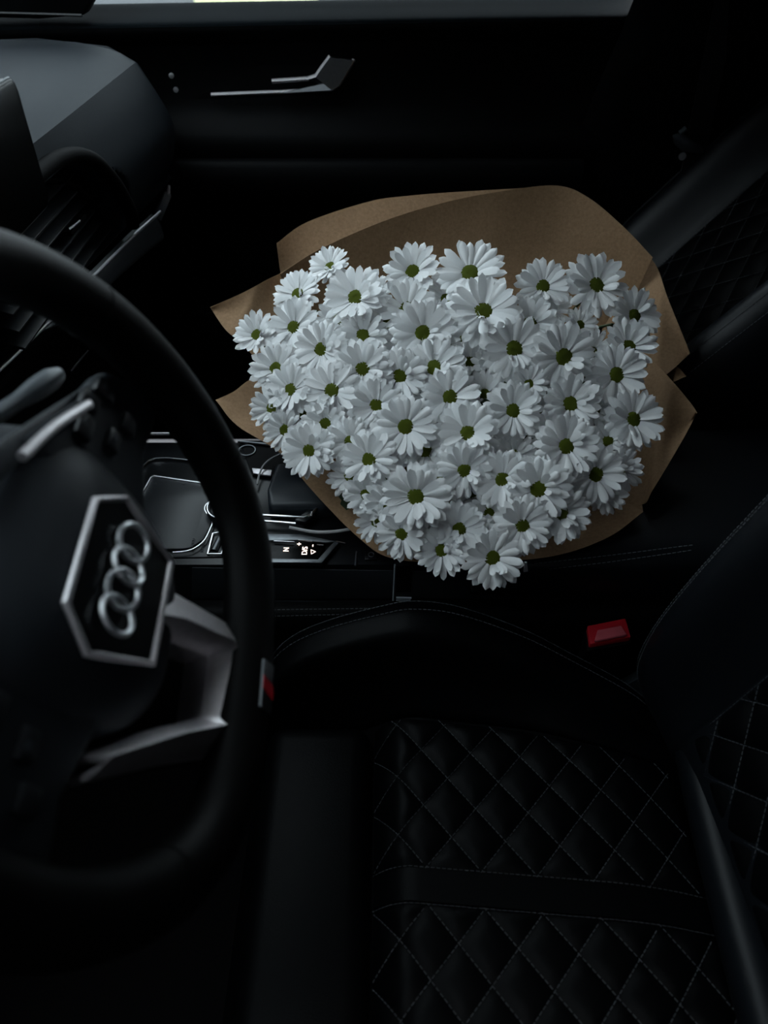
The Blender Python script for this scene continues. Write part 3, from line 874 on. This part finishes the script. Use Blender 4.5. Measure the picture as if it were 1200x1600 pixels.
def quilt(seat, mapf, regions, origin, hx, hy, pad_h, matr, shear=0.0):
    """diamond pads (one object each) and the thread along the diamond lines.
    mapf(x,y,h) -> world; regions: list of (ylo, yhi, x0, x1, farfun)"""
    sm = MB()
    for (y0, y1, x0, x1, far, oy) in regions:
        ni = int((x1 - x0) / hx) + 4
        nj = int((y1 - y0) / hy) + 4

        def clampxy(x, y):
            x = min(max(x, x0), x1)
            y = min(max(y, y0), y1)
            hi = far(x) if far else 1e9
            e = min(x - x0, x1 - x, y - y0, y1 - y, hi - y)
            y = min(y, hi)
            return x, y, max(0.0, min(1.0, e / .007))
        for i in range(-2, ni):
            for j in range(-nj, nj):
                if (i + j) % 2:
                    continue
                cx = origin + i * hx
                cy = oy + j * hy
                if cx < x0 - hx * .9 or cx > x1 + hx * .9 or cy < y0 - hy * .9 or cy > y1 + hy * .9:
                    continue
                if far and cy > far(min(max(cx, x0), x1)) + hy * .9:
                    continue
                n = 9
                G = []
                tot = 0
                for a in range(n):
                    row = []
                    for b in range(n):
                        s, t = a / (n - 1), b / (n - 1)
                        x = cx + (s - t) * hx
                        y = cy + (s + t - 1) * hy
                        x, y, e = clampxy(x, y)
                        h = (1 - abs(2 * s - 1) ** 3) * (1 - abs(2 * t - 1) ** 3)
                        tot += e
                        row.append(mapf(x, y, pad_h * h * e))
                    G.append(row)
                if tot < 3:
                    continue
                build('quilt_panel', MB().grid(G), matr, seat, sharp=70)
        # thread lines: both diagonal directions through the lattice
        for sgn in (1, -1):
            for k in range(-40, 60):
                run, N = [], []
                for q in np.arange(-.5, .75, .003):
                    x = x0 + q
                    y = oy + sgn * ((x - origin) / hx - (2 * k + 1)) * hy
                    if not (x0 <= x <= x1 and y0 <= y <= y1) or (far and y > far(x)):
                        continue
                    p = mapf(x, y, .0002)
                    run.append(p)
                if len(run) > 2:
                    nn = (mapf(x0 + .01, y0 + .01, .01) - mapf(x0 + .01, y0 + .01, 0)).normalized()
                    stitch(sm, run, nn)
        # straight seams at the inner edges
        for yy in (y0, y1):
            run = [mapf(x, yy, .0006) for x in np.arange(x0, x1, .004) if not far or yy <= far(x)]
            if len(run) > 2:
                stitch(sm, run, (mapf(x0, y0, .01) - mapf(x0, y0, 0)).normalized())
    o = build('stitching', sm, M['thread'], seat, weld=False)
    o['kind'] = 'stuff'


def make_seat(name, label, dy, bx, bz, recl, dx=0.0):
    seat = thing(name, label, 'car seat', (dx + .12, dy, .0))
    # cushion
    CG = cushion_grid(dy, dx)
    build('cushion', MB().grid(CG), M['leather'], seat, sharp=60)
    build('seat_base', MB().box((dx - .10, dy - .23, .0), (dx + .45, dy + .19, .20)), M['dark'], seat, bevel=.02)
    th = MB().box((dx - .128, dy - .19, .25), (dx - .013, dy + .150, .346))
    build('thigh_support', th, M['leather'], seat, bevel=.022, bseg=4)
    sm = MB()
    for j in (10, 13):
        P = [CG[i][j] + normals(CG, i, j) * 0 for i in range(3, 40)]
        N = []
        for i in range(3, 40):
            n = normals(CG, i, j)
            N.append(n if n.z > 0 else -n)
        stitch(sm, [p + n * .0004 for p, n in zip(P, N)], N)
    o = build('stitching', sm, M['thread'], seat, weld=False)
    o['kind'] = 'stuff'

    def cmap(x, y, h):
        return Vector((x + dx, y - .08 * x + dy, zp(x) - .0035 + h))
    fr = lambda x: yp(x) + .08 * x - .004
    quilt(seat, cmap, [(-.008, .19, -.010, .30, fr, -.008), (-.20, -.040, -.010, .30, None, -.040)], .0135, .0255, .030, .0045, M['leather'])
    build('panel_band', MB().slab([[cmap(x, y, .0022) for y in (-.0385, -.03, -.018, -.0095)] for x in np.linspace(-.010, .30, 30)], .006), M['leather'], seat)
    # backrest
    r = math.radians(recl)
    v = Vector((math.sin(r), 0, math.cos(r)))
    w = Vector((-math.cos(r), 0, math.sin(r)))
    base = Vector((bx, dy - .018, bz))

    def bmap(s, y, h):
        return base + v * s + w * h + Vector((0, y, 0))
    S = [-.035, -.02, .02, .09, .18, .30, .45, .58, .64]
    fb = [.0, .15, .45, .85, 1.0, 1.0, .9, .6, .3]
    fw = [-.06, -.022, 0, 0, 0, 0, 0, -.004, -.03]
    G = []
    for s, f, fz in zip(S, fb, fw):
        half = [(.235, -.11), (.246, -.02), (.238, .024 * f), (.222, .050 * f), (.200, .060 * f), (.176, .050 * f), (.150, .022 * f), (.128, .002), (.11, -.002)]
        row = [bmap(s, y, h + fz) for y, h in half] + [bmap(s, 0, fz - .002)] + [bmap(s, -y, h + fz) for y, h in half[::-1]]
        G.append(row)
    BG = csurf(G, 44, 72)
    build('backrest', MB().grid(BG), M['leather_smooth'], seat, sharp=60)
    build('back_shell', MB().prism([bmap(-.03, -.235, -.10), bmap(-.03, .235, -.10), bmap(.64, .235, -.10), bmap(.64, -.235, -.10)], w * -.03), M['dark'], seat, bevel=.01)
    sm = MB()
    for j in (11, 14, 72 - 12, 72 - 15):
        P = [BG[i][j] for i in range(2, 40)]
        N = []
        for i in range(2, 40):
            n = normals(BG, i, j)
            N.append(n if n.dot(w) > 0 else -n)
        stitch(sm, [p + n * .0004 for p, n in zip(P, N)], N)
    o = build('stitching', sm, M['thread'], seat, weld=False)
    o['kind'] = 'stuff'
    quilt(seat, lambda x, y, h: bmap(x, y, h - .002), [(-.122, .122, .035, .58, None, 0.0)], .035, .03, .0275, .0045, M['leather'])
    return seat


drv = make_seat('car_seat', 'black quilted leather driver seat behind the steering wheel', 0.0, .300, .352, 20)
hp = [at(px, py, 'Y', .215) for px, py in ((966, 1078), (1002, 1058), (1040, 1032), (1046, 1098), (1012, 1103), (990, 1097))]
build('hinge_cover', MB().prism(hp, (0, .012, 0)), M['hinge'], drv, 'teal-grey plastic hinge cover', bevel=.002)
build('lower_roll', MB().tube(catmull([(.345, .155, .352), (.330, .11, .354), (.318, .0, .358), (.308, -.13, .362), (.306, -.22, .36)], 20), .024, 14), M['leather_smooth'], drv)
pas = make_seat('car_seat', 'black quilted leather passenger seat behind the bouquet', .80, .318, .360, 40, dx=.02)

# belt buckle
bk = thing('belt_buckle', 'red seat belt release button in a black buckle beside the driver seat', 'belt buckle', (.27, .25, .36))
bp_ = [at(*q, 'Z', .402) for q in ((917, 980), (977, 968), (985, 998), (921, 1009))]
build('housing', MB().prism([lerp(sum(bp_, Vector()) / 4, p, 1.12) + Vector((0, -.002, -.16)) for p in bp_], (0, 0, .156)), M['dark'], bk, bevel=.003)
build('release_button', MB().prism([p + Vector((0, 0, -.006)) for p in bp_], (0, 0, .009)), M['red'], bk, 'red release button', bevel=.0015)
q4 = [at(*q, 'Z', .406) for q in ((933, 988), (970, 981), (979, 995), (928, 1005))]
build('press_ridge', MB().prism(q4, (0, .001, .0035)), M['ridge'], bk, bevel=.0012)

# passenger belt on the pillar
bt_ = thing('seat_belt', 'black seat belt with metal tongue hanging at the passenger door pillar', 'seat belt', (.50, 1.0, .72))
b0, b1 = at(1130, -40, 'Y', .985), at(1078, 215, 'Y', .985)
b2 = Vector((.52, .99, .40))
build('webbing', MB().slab([[p + Vector((-.004, 0, 0)), p + Vector((.035, .012, 0))] for p in (b0, lerp(b0, b1, .5), b1, b2)], .0015), M['web'], bt_)
tg = [at(*q, 'Y', .975) for q in ((1052, 212), (1066, 208), (1098, 230), (1100, 240), (1068, 238), (1054, 226))]
build('tongue', MB().prism(tg, (.0, .006, 0)), M['inlay'], bt_, 'grey metal belt tongue', bevel=.0012)
build('stop_button', MB().lathe([(0, .003), (.006, .002), (.006, 0)], 14, Matrix.Translation(at(1066, 244, 'Y', .974)) @ Matrix.Rotation(math.pi / 2, 4, 'X')), M['alu'], bt_)
build('upper_guide', MB().tube([at(1062, 208, 'Y', .974), at(1072, 200, 'Y', .974)], .004, 8), M['inlay'], bt_)

# ------------------------------------------------------------------ bouquet: kraft paper
BP = Vector((0, .27, .481))
BN = Vector((0, -.483, 1)).normalized()
WAIST = Vector((.10, .64, .515))


def fl(x, y, off=0.0):
    return on_plane(x, y, BP + BN * off, BN)


def runs(pts, n=10):
    """px points, a third value 1 marks a sharp corner"""
    out, cur = [], []
    for i, p in enumerate(pts):
        cur.append((p[0], p[1], 0))
        if i and (len(p) > 2 or i == len(pts) - 1):
            c = catmull(cur, n * (len(cur) - 1) + 1) if len(cur) > 2 else [lerp(Vector(cur[0]), Vector(cur[1]), k / n) for k in range(n + 1)]
            out += c if not out else c[1:]
            cur = [(p[0], p[1], 0)]
    return out


wrap = thing('paper_wrap', 'brown kraft paper wrapped around the daisies in loose flaps', 'wrapping paper', tuple(WAIST))
# each sheet: rim edge, foot edge under the flowers (photo coordinates on the bouquet face), heights of both
SHEETS = [
    ([(432, 380), (480, 347), (577, 315), (640, 306), (700, 301), (800, 295), (872, 290)], [(440, 440), (560, 470), (700, 460), (860, 420)], -.034, -.075, .0),
    ([(437, 428), (500, 389), (600, 345), (700, 315), (790, 298), (870, 290), (920, 309), (975, 355), (1020, 402)], [(500, 520), (620, 520), (760, 520), (900, 520), (975, 500)], .006, -.075, .018),
    ([(328, 480), (380, 457), (437, 428), (520, 400)], [(328, 480), (352, 515), (385, 545), (470, 640)], -.006, -.010, .006),
    ([(1078, 552), (1045, 470), (1018, 405), (960, 380)], [(1078, 552), (1045, 582), (1000, 610), (930, 600)], -.014, -.020, .006),
    ([(1072, 588), (1056, 572), (1015, 560)], [(1072, 588), (1050, 597), (1010, 606)], -.024, -.024, .002),
    ([(1089, 645), (1081, 632), (1050, 595), (1012, 558), (950, 530)], [(1089, 645), (1065, 690), (1020, 765), (1000, 788), (930, 770)], .004, -.004, .010),
    ([(1003, 783), (1005, 800, 1), (950, 840), (870, 868), (780, 878), (700, 880), (610, 872), (560, 840), (500, 780), (440, 710)], [(930, 720), (860, 720), (760, 720), (660, 700), (560, 640)], -.004, -.036, .008),
    ([(337, 625), (365, 612), (397, 590), (480, 560)], [(337, 625), (370, 665), (440, 710), (520, 790)], -.012, -.008, .006),
]
rs = random.Random(3)
for rim_px, foot_px, o_r, o_f, bulge in SHEETS:
    flap = rim_px[0] == foot_px[0]
    rp_ = runs(rim_px, 8)
    fp_ = catmull([(p[0], p[1], 0) for p in foot_px], len(rp_))
    ph = rs.random() * 6
    G = []
    for i, (a, b) in enumerate(zip(rp_, fp_)):
        t0 = i / (len(rp_) - 1)
        sink = -.055 * max(0, (t0 - .45) / .55) ** 1.5 if flap else 0
        A, B = fl(a.x, a.y, o_r + sink), fl(b.x, b.y, o_f + sink)
        row = []
        for k in range(11):
            t = k / 10
            q = A.lerp(B, t) - BN * (bulge * math.sin(math.pi * t) * (min(1, t0 * 3) if flap else 1))
            q += BN * (.0016 * math.sin(i * .33 + ph + 3 * t) * math.sin(math.pi * t))
            row.append(q)
        if not flap:
            d = (row[-1] - WAIST).normalized()
            ring = WAIST + (d - BN * d.dot(BN)).normalized() * .04 - BN * .02
            row += [row[-1].lerp(ring, k / 4) for k in (1, 2, 3, 4)]
        G.append(row)
    if flap:
        G = G[1:]
        tipp = fl(rim_px[0][0], rim_px[0][1], o_r)
        G = [[tipp.lerp(p, .06) for p in G[0]]] + G
    build('paper_sheet', MB().slab(G, .0005), M['kraft'], wrap, sharp=60)
# gathered tail of the wrap resting on the passenger cushion
tail = WAIST + Vector((.03, .16, -.055))
ax_ = (tail - WAIST).normalized()
e1 = ax_.orthogonal().normalized()
e2 = ax_.cross(e1)
G = []
for t, r in ((0, .042), (.25, .036), (.5, .040), (1, .058)):
    c = WAIST.lerp(tail, t) - BN * .02 * (1 - t)
    G.append([c + (e1 * math.cos(a) + e2 * math.sin(a)) * (r * (1 + .08 * math.sin(7 * a))) for a in np.linspace(0, 2 * math.pi, 40, endpoint=False)])
build('paper_tail', MB().grid(G, close_v=True), M['kraft'], wrap)

# ------------------------------------------------------------------ bouquet: flowers
def petal_mesh(i, rnd):
    W = rnd.uniform(.134, .164)
    curl = rnd.uniform(-.16, .10)
    cup = rnd.uniform(-.10, .08)
    tipn = rnd.uniform(-.02, .02)
    us = [0, .18, .42, .66, .85, .96, 1.0]
    ws = [.36, .66, .92, 1.0, .90, .66, .34]
    G = []
    for u, wd in zip(us, ws):
        row = []
        for v in (-1, -.36, .36, 1):
            z = .05 * math.sin(u * 2.2) + curl * u * u + cup * (abs(v) ** 2) * (1 - .6 * u) + (.010 if abs(v) < .5 else 0) * math.sin(u * 3)
            row.append((u - (.05 * v * v if u > .9 else 0), v * W * wd + tipn * u * u, z))
        G.append(row)
    me = MB().grid(G).mesh('petal', sharp=80)
    return me


prnd = random.Random(11)
PETALS = []
for i in range(10):
    me = petal_mesh(i, prnd)
    me.materials.append(M['petal'][i % 2])
    PETALS.append(me)
# disc: dome of spiralled florets
G = []
for a in range(9):
    r = .25 * math.sin(a / 8 * math.pi / 2)
    z = .035 + .085 * math.cos(a / 8 * math.pi / 2) ** 0.8 if a < 8 else .0
    G.append([(r * math.cos(2 * math.pi * k / 26) * (1 + .02 * (k % 2)), r * math.sin(2 * math.pi * k / 26) * (1 + .02 * (k % 2)), z + (.012 if (k + a) % 2 else 0) * (0 < a < 8)) for k in range(26)])
DISC = MB().grid(G, close_v=True).mesh('disc', sharp=60)
DISC.materials.append(M['disc'])
# calyx under the petals
CALYX = MB().lathe([(.02, -.14), (.10, -.12), (.19, -.05), (.20, .01), (.0, .02)], 12).mesh('calyx')
CALYX.materials.append(M['stem'])
# lobed leaf
lo_ = [(0, 0), (.12, .10), (.28, .08), (.34, .24), (.50, .16), (.60, .34), (.74, .18), (.86, .20), (1.0, 0)]
lv = [(x, y, .06 * math.sin(x * 3) + .12 * y) for x, y in lo_] + [(x, -y, .06 * math.sin(x * 3) + .12 * y) for x, y in lo_[1:-1]]
mid_ = [(x, 0, .06 * math.sin(x * 3)) for x, y in lo_[1:-1]]
nl = len(lo_)
vsl = [lv[0]] + lv[1:nl - 1] + mid_ + lv[nl:] + [lv[nl - 1]]
k = nl - 2
fsl = []
for s0 in (1, 1 + 2 * k):
    for i in range(k - 1):
        fsl.append((s0 + i, s0 + i + 1, 1 + k + i + 1, 1 + k + i))
    fsl.append((0, s0, 1 + k))
    fsl.append((s0 + k - 1, len(vsl) - 1, 1 + k + k - 1))
LEAF = MB().add(vsl, fsl).mesh('leaf', sharp=60)
LEAF.materials.append(M['leaf'])

Wd = 'white daisy with green centre '
FLOWERS = [
    # px, py, radius px, extra depth, description
    (516, 418, 35, .000, 'topmost at the left end, turned sideways against the brown paper'),
    (466, 460, 40, .000, 'in the upper left corner, just below the sideways one'),
    (556, 466, 50, .006, 'large, third from the left along the top'),
    (588, 462, 33, -.022, 'small, half hidden behind the large third one of the top'),
    (645, 425, 45, -.004, 'fourth along the top, cut off by the flower below it'),
    (734, 428, 53, .004, 'large, topmost in the middle of the bouquet'),
    (697, 468, 36, -.024, 'squeezed in behind, left of the large pair at top middle'),
    (848, 448, 41, -.002, 'smaller, at the top, alone against dark brown paper'),
    (931, 447, 50, .008, 'large, at the top right corner before the paper'),
    (990, 494, 43, .000, 'on the right edge, below the top right one'),
    (460, 512, 43, .000, 'on the left side, second down the left edge'),
    (755, 488, 57, .014, 'largest, directly below the topmost middle one'),
    (661, 521, 50, .010, 'with wide petals, left and below the largest one'),
    (636, 484, 48, -.008, 'upright petals, behind the wide one left of the largest'),
    (567, 525, 42, -.012, 'shaded, below the large third one of the top'),
    (502, 546, 42, .004, 'second from the left edge at the height of the paper notch'),
    (828, 506, 42, -.012, 'half covered, right of the largest one'),
    (803, 546, 51, .006, 'open flat, lower right of the largest one'),
    (880, 558, 52, .008, 'open flat, with long petals, in the upper right middle'),
    (982, 542, 43, -.006, 'on the right edge, third from the top'),
    (906, 508, 28, -.024, 'small half-open, deep in the dark gap at upper right'),
    (962, 586, 47, .006, 'on the right side beside the paper tip'),
    (567, 577, 46, .008, 'left of centre with petals spread downwards'),
    (625, 588, 44, .004, 'left of centre, right next to the one spread downwards'),
    (679, 575, 48, .004, 'in the exact middle, drooping petals'),
    (757, 617, 38, -.026, 'sunken in shade, in the middle gap'),
    (735, 566, 36, -.030, 'barely showing, deep under the two large middle ones'),
    (402, 524, 38, -.004, 'at the far left, seen from the side beside the paper tip'),
    (432, 577, 42, -.004, 'near the left edge, below the side-on one'),
    (455, 610, 42, .000, 'second row in from the left edge, facing left'),
    (519, 611, 46, .006, 'round and open, a third of the way in from the left'),
    (588, 634, 43, .002, 'just left of the middle, facing up and left'),
    (703, 621, 46, .002, 'below the exact middle one, centre half covered'),
    (801, 642, 45, .006, 'right of the shaded gap, narrow, with folded petals on top'),
    (826, 600, 30, -.004, 'small half-closed tuft between the two flat open ones'),
    (891, 631, 46, -.004, 'right of middle, wide flat petals behind the big one'),
    (988, 656, 47, .006, 'rightmost of all, sideways petals over the paper'),
    (634, 667, 48, .010, 'below left of centre, with bent inner petals'),
    (731, 677, 48, .008, 'below centre, round and open'),
    (884, 698, 50, .014, 'big and bright, right of centre'),
    (856, 682, 38, -.014, 'peeping out behind the big bright right one'),
    (950, 690, 36, -.018, 'dark and sunken, under the rightmost one'),
    (426, 638, 36, -.006, 'outermost at middle height on the left'),
    (509, 662, 40, -.006, 'shaded, between the round left one and the lower left one'),
    (484, 704, 43, .010, 'big and open, at the lower left edge by the wheel rim'),
    (445, 672, 34, -.008, 'side-on at the left rim above the big lower left one'),
    (548, 690, 38, -.002, 'closed-up, right of the big lower left one'),
    (577, 718, 44, .004, 'facing left, in the lower left part'),
    (613, 702, 36, -.010, 'small, under the one with bent inner petals'),
    (665, 704, 43, -.010, 'shaded, between the two round ones below centre'),
    (726, 735, 43, .004, 'under the round open one below centre'),
    (785, 749, 45, .006, 'lower middle, beside the large lower right one'),
    (841, 764, 51, .012, 'large and round, in the lower right'),
    (804, 712, 36, -.016, 'curled, above the lower middle one'),
    (931, 741, 46, .004, 'lower right edge, facing down'),
    (968, 734, 36, -.008, 'small at the lower right edge, touching the paper'),
    (945, 772, 34, -.012, 'half closed, below the lower right edge one'),
    (650, 776, 53, .014, 'large, in the lower left middle, long petals'),
    (605, 786, 38, -.002, 'tilted left, beside the large lower left middle one'),
    (572, 772, 36, -.006, 'tilted left at the paper edge above the cable'),
    (546, 744, 35, -.010, 'crumpled at the lower left paper edge'),
    (690, 752, 38, -.012, 'sunken, right of the large lower left middle one'),
    (816, 821, 45, .008, 'lower right, above the bottom paper rim'),
    (876, 802, 45, .004, 'lowest on the right, wide fan of petals over paper'),
    (718, 826, 43, .002, 'in the bottom middle with folded-in petals'),
    (769, 872, 48, .004, 'lowest of all, hanging over the paper edge'),
    (628, 834, 40, -.002, 'at the bottom left, petals hanging down'),
    (588, 815, 34, -.008, 'small, at the bottom left corner of the paper'),
    (690, 860, 42, -.006, 'bottom edge, left of the lowest one'),
    (668, 812, 34, -.012, 'shaded, behind the two bottom edge ones'),
    (764, 800, 36, -.016, 'shaded, in the dark gap above the lowest one'),
    (600, 750, 36, -.016, 'sunken, above the tilted pair at lower left'),
    (545, 640, 36, -.016, 'sunken, under the round left one'),
    (476, 580, 36, -.018, 'sunken, between the left edge ones'),
    (530, 500, 36, -.020, 'sunken, between the upper left ones'),
    (660, 640, 34, -.022, 'deep in shade, under the exact middle one'),
    (840, 640, 34, -.022, 'deep in shade, left of the wide flat one'),
    (930, 640, 34, -.020, 'half seen, left of the rightmost one'),
]
# flowers buried under the front ones fill the gaps between them
taken = [(f_[0], f_[1]) for f_ in FLOWERS]
for gy in range(440, 850, 11):
    for gx in range(430, 1000, 11):
        if math.hypot((gx - 712) / 285, (gy - 640) / 215) > .97 or (gy - 640) > (gx - 420) * 1.05 - 20 or math.hypot(gx - 912, gy - 498) < 52 or math.hypot(gx - 800, gy - 440) < 70:
            continue
        if min(math.hypot(gx - a, gy - b) for a, b in taken) > 36:
            taken.append((gx, gy))
            FLOWERS.append((gx, gy, 35, -.027, 'buried deep in the bouquet with only a few petals showing'))
BAND = ('upper', 'middle', 'lower')
ORD = ('first', 'second', 'third', 'fourth', 'fifth', 'sixth', 'seventh', 'eighth', 'ninth', 'tenth', 'eleventh', 'twelfth', 'thirteenth', 'fourteenth', 'fifteenth')
bur = [i for i, f_ in enumerate(FLOWERS) if f_[4].startswith('buried')]
for bnd in range(3):
    sel = sorted([i for i in bur if min(2, max(0, int((FLOWERS[i][1] - 440) / 137))) == bnd], key=lambda i: FLOWERS[i][0])
    for k, i in enumerate(sel):
        FLOWERS[i] = FLOWERS[i][:4] + ('buried under others, %s from left of those hidden in the %s third' % (ORD[min(k, 14)], BAND[bnd]),)
FC = fl(715, 640)
frnd = random.Random(21)
EY = Vector((0, 1, .483)).normalized()
n_leaf = 0
for (px, py, r, dz, desc) in FLOWERS:
    p = fl(px, py)
    for _ in range(3):
        a, b = (p - FC).dot(RT) / .30, (p - FC).dot(EY) / .27
        rho = min(1.15, math.hypot(a, b))
        h = .016 + .052 * (1 - min(1, rho) ** 2) + dz
        p = fl(px, py, h)
    depth = (p - CAM).dot(FW)
    R = r * depth / FPX * (1.08 if rho < .8 else 1.04)
    tocam = (CAM - p).normalized()
    rad = RT * a + EY * b
    n = BN * .38 + tocam * .78 + rad * .58 + Vector((frnd.uniform(-1, 1), frnd.uniform(-1, 1), frnd.uniform(-1, 1))) * .16
    n.normalize()
    f = thing('daisy', 'white daisy, ' + desc, 'flower', group='daisies in the kraft paper bouquet')
    q = n.to_track_quat('Z', 'Y')
    f.rotation_mode = 'QUATERNION'
    f.rotation_quaternion = q
    f.location = p
    f['local_frame'] = 1
    spin = frnd.uniform(0, 6.28)
    layers = [(frnd.choice((19, 20, 21)), .86, frnd.uniform(-.10, .12), .00), (frnd.choice((15, 16, 17)), .78, frnd.uniform(.20, .42), .04)]
    sunk = dz < -.003
    if sunk:
        layers[0] = (18, .84, .26, 0)
        layers[1] = (11, .72, .60, .03)
    for cnt, L, pitch, z0 in layers:
        for k in range(cnt):
            ang = spin + 2 * math.pi * (k + frnd.uniform(-.22, .22)) / cnt
            o = bpy.data.objects.new('petal', PETALS[frnd.randrange(len(PETALS))])
            COL.objects.link(o)
            o.parent = f
            o.location = (math.cos(ang) * .16 * R, math.sin(ang) * .16 * R, z0 * R + frnd.uniform(0, .02) * R)
            o.rotation_euler = Euler((frnd.uniform(-.22, .22), -(pitch + frnd.uniform(-.12, .14)), ang), 'XYZ')
            s = L * R * frnd.uniform(.92, 1.05)
            o.scale = (s, s * frnd.uniform(.95, 1.12), s)
        spin += 2 * math.pi / cnt * .5
    if frnd.random() < .7:
        # a few short inner petals folded up beside the disc
        a0 = frnd.uniform(-2.6, .6)
        for k in range(frnd.choice((2, 3, 4, 5))):
            ang = a0 + k * .34 + frnd.uniform(-.1, .1)
            lc = q.inverted() @ (RT * math.cos(ang) + UP * math.sin(ang))
            ang = math.atan2(lc.y, lc.x)
            o = bpy.data.objects.new('petal', PETALS[frnd.randrange(len(PETALS))])
            COL.objects.link(o)
            o.parent = f
            o.location = (math.cos(ang) * .17 * R, math.sin(ang) * .17 * R, .07 * R)
            o.rotation_euler = Euler((frnd.uniform(-.5, .5), -frnd.uniform(.5, 1.15), ang), 'XYZ')
            s = R * frnd.uniform(.40, .62)
            o.scale = (s, s * 1.15, s)
    for nm, me in (('disc', DISC), ('calyx', CALYX)):
        o = bpy.data.objects.new(nm, me)
        COL.objects.link(o)
        o.parent = f
        o.scale = (R, R, R)
    Mw = Matrix.Translation(p) @ q.to_matrix().to_4x4()
    Mi = Mw.inverted()
    wq = WAIST - BN * .005 + RT * (a * .02) + EY * (b * .02)
    st_ = catmull([p - n * .10 * R / .04, p - n * .035, p.lerp(wq, .5) - BN * .01, wq], 9)
    st_[0] = p - n * R * .1
    build('stem', MB().tube([Mi @ x for x in st_], .0016, 6), M['stem'], f)
    if rho < .58 and (sunk or frnd.random() < .25):
        for _ in range(2):
            o = bpy.data.objects.new('leaf', LEAF)
            COL.objects.link(o)
            o.parent = f
            o.location = (0, 0, -.02 - frnd.random() * .015)
            o.rotation_euler = (frnd.uniform(-.4, .4), frnd.uniform(-.3, .5), frnd.uniform(0, 6.28))
            s = frnd.uniform(.035, .05)
            o.scale = (s, s, s)
bpy.context.view_layer.update()
for o in bpy.data.objects:
    if 'local_frame' in o:
        del o['local_frame']
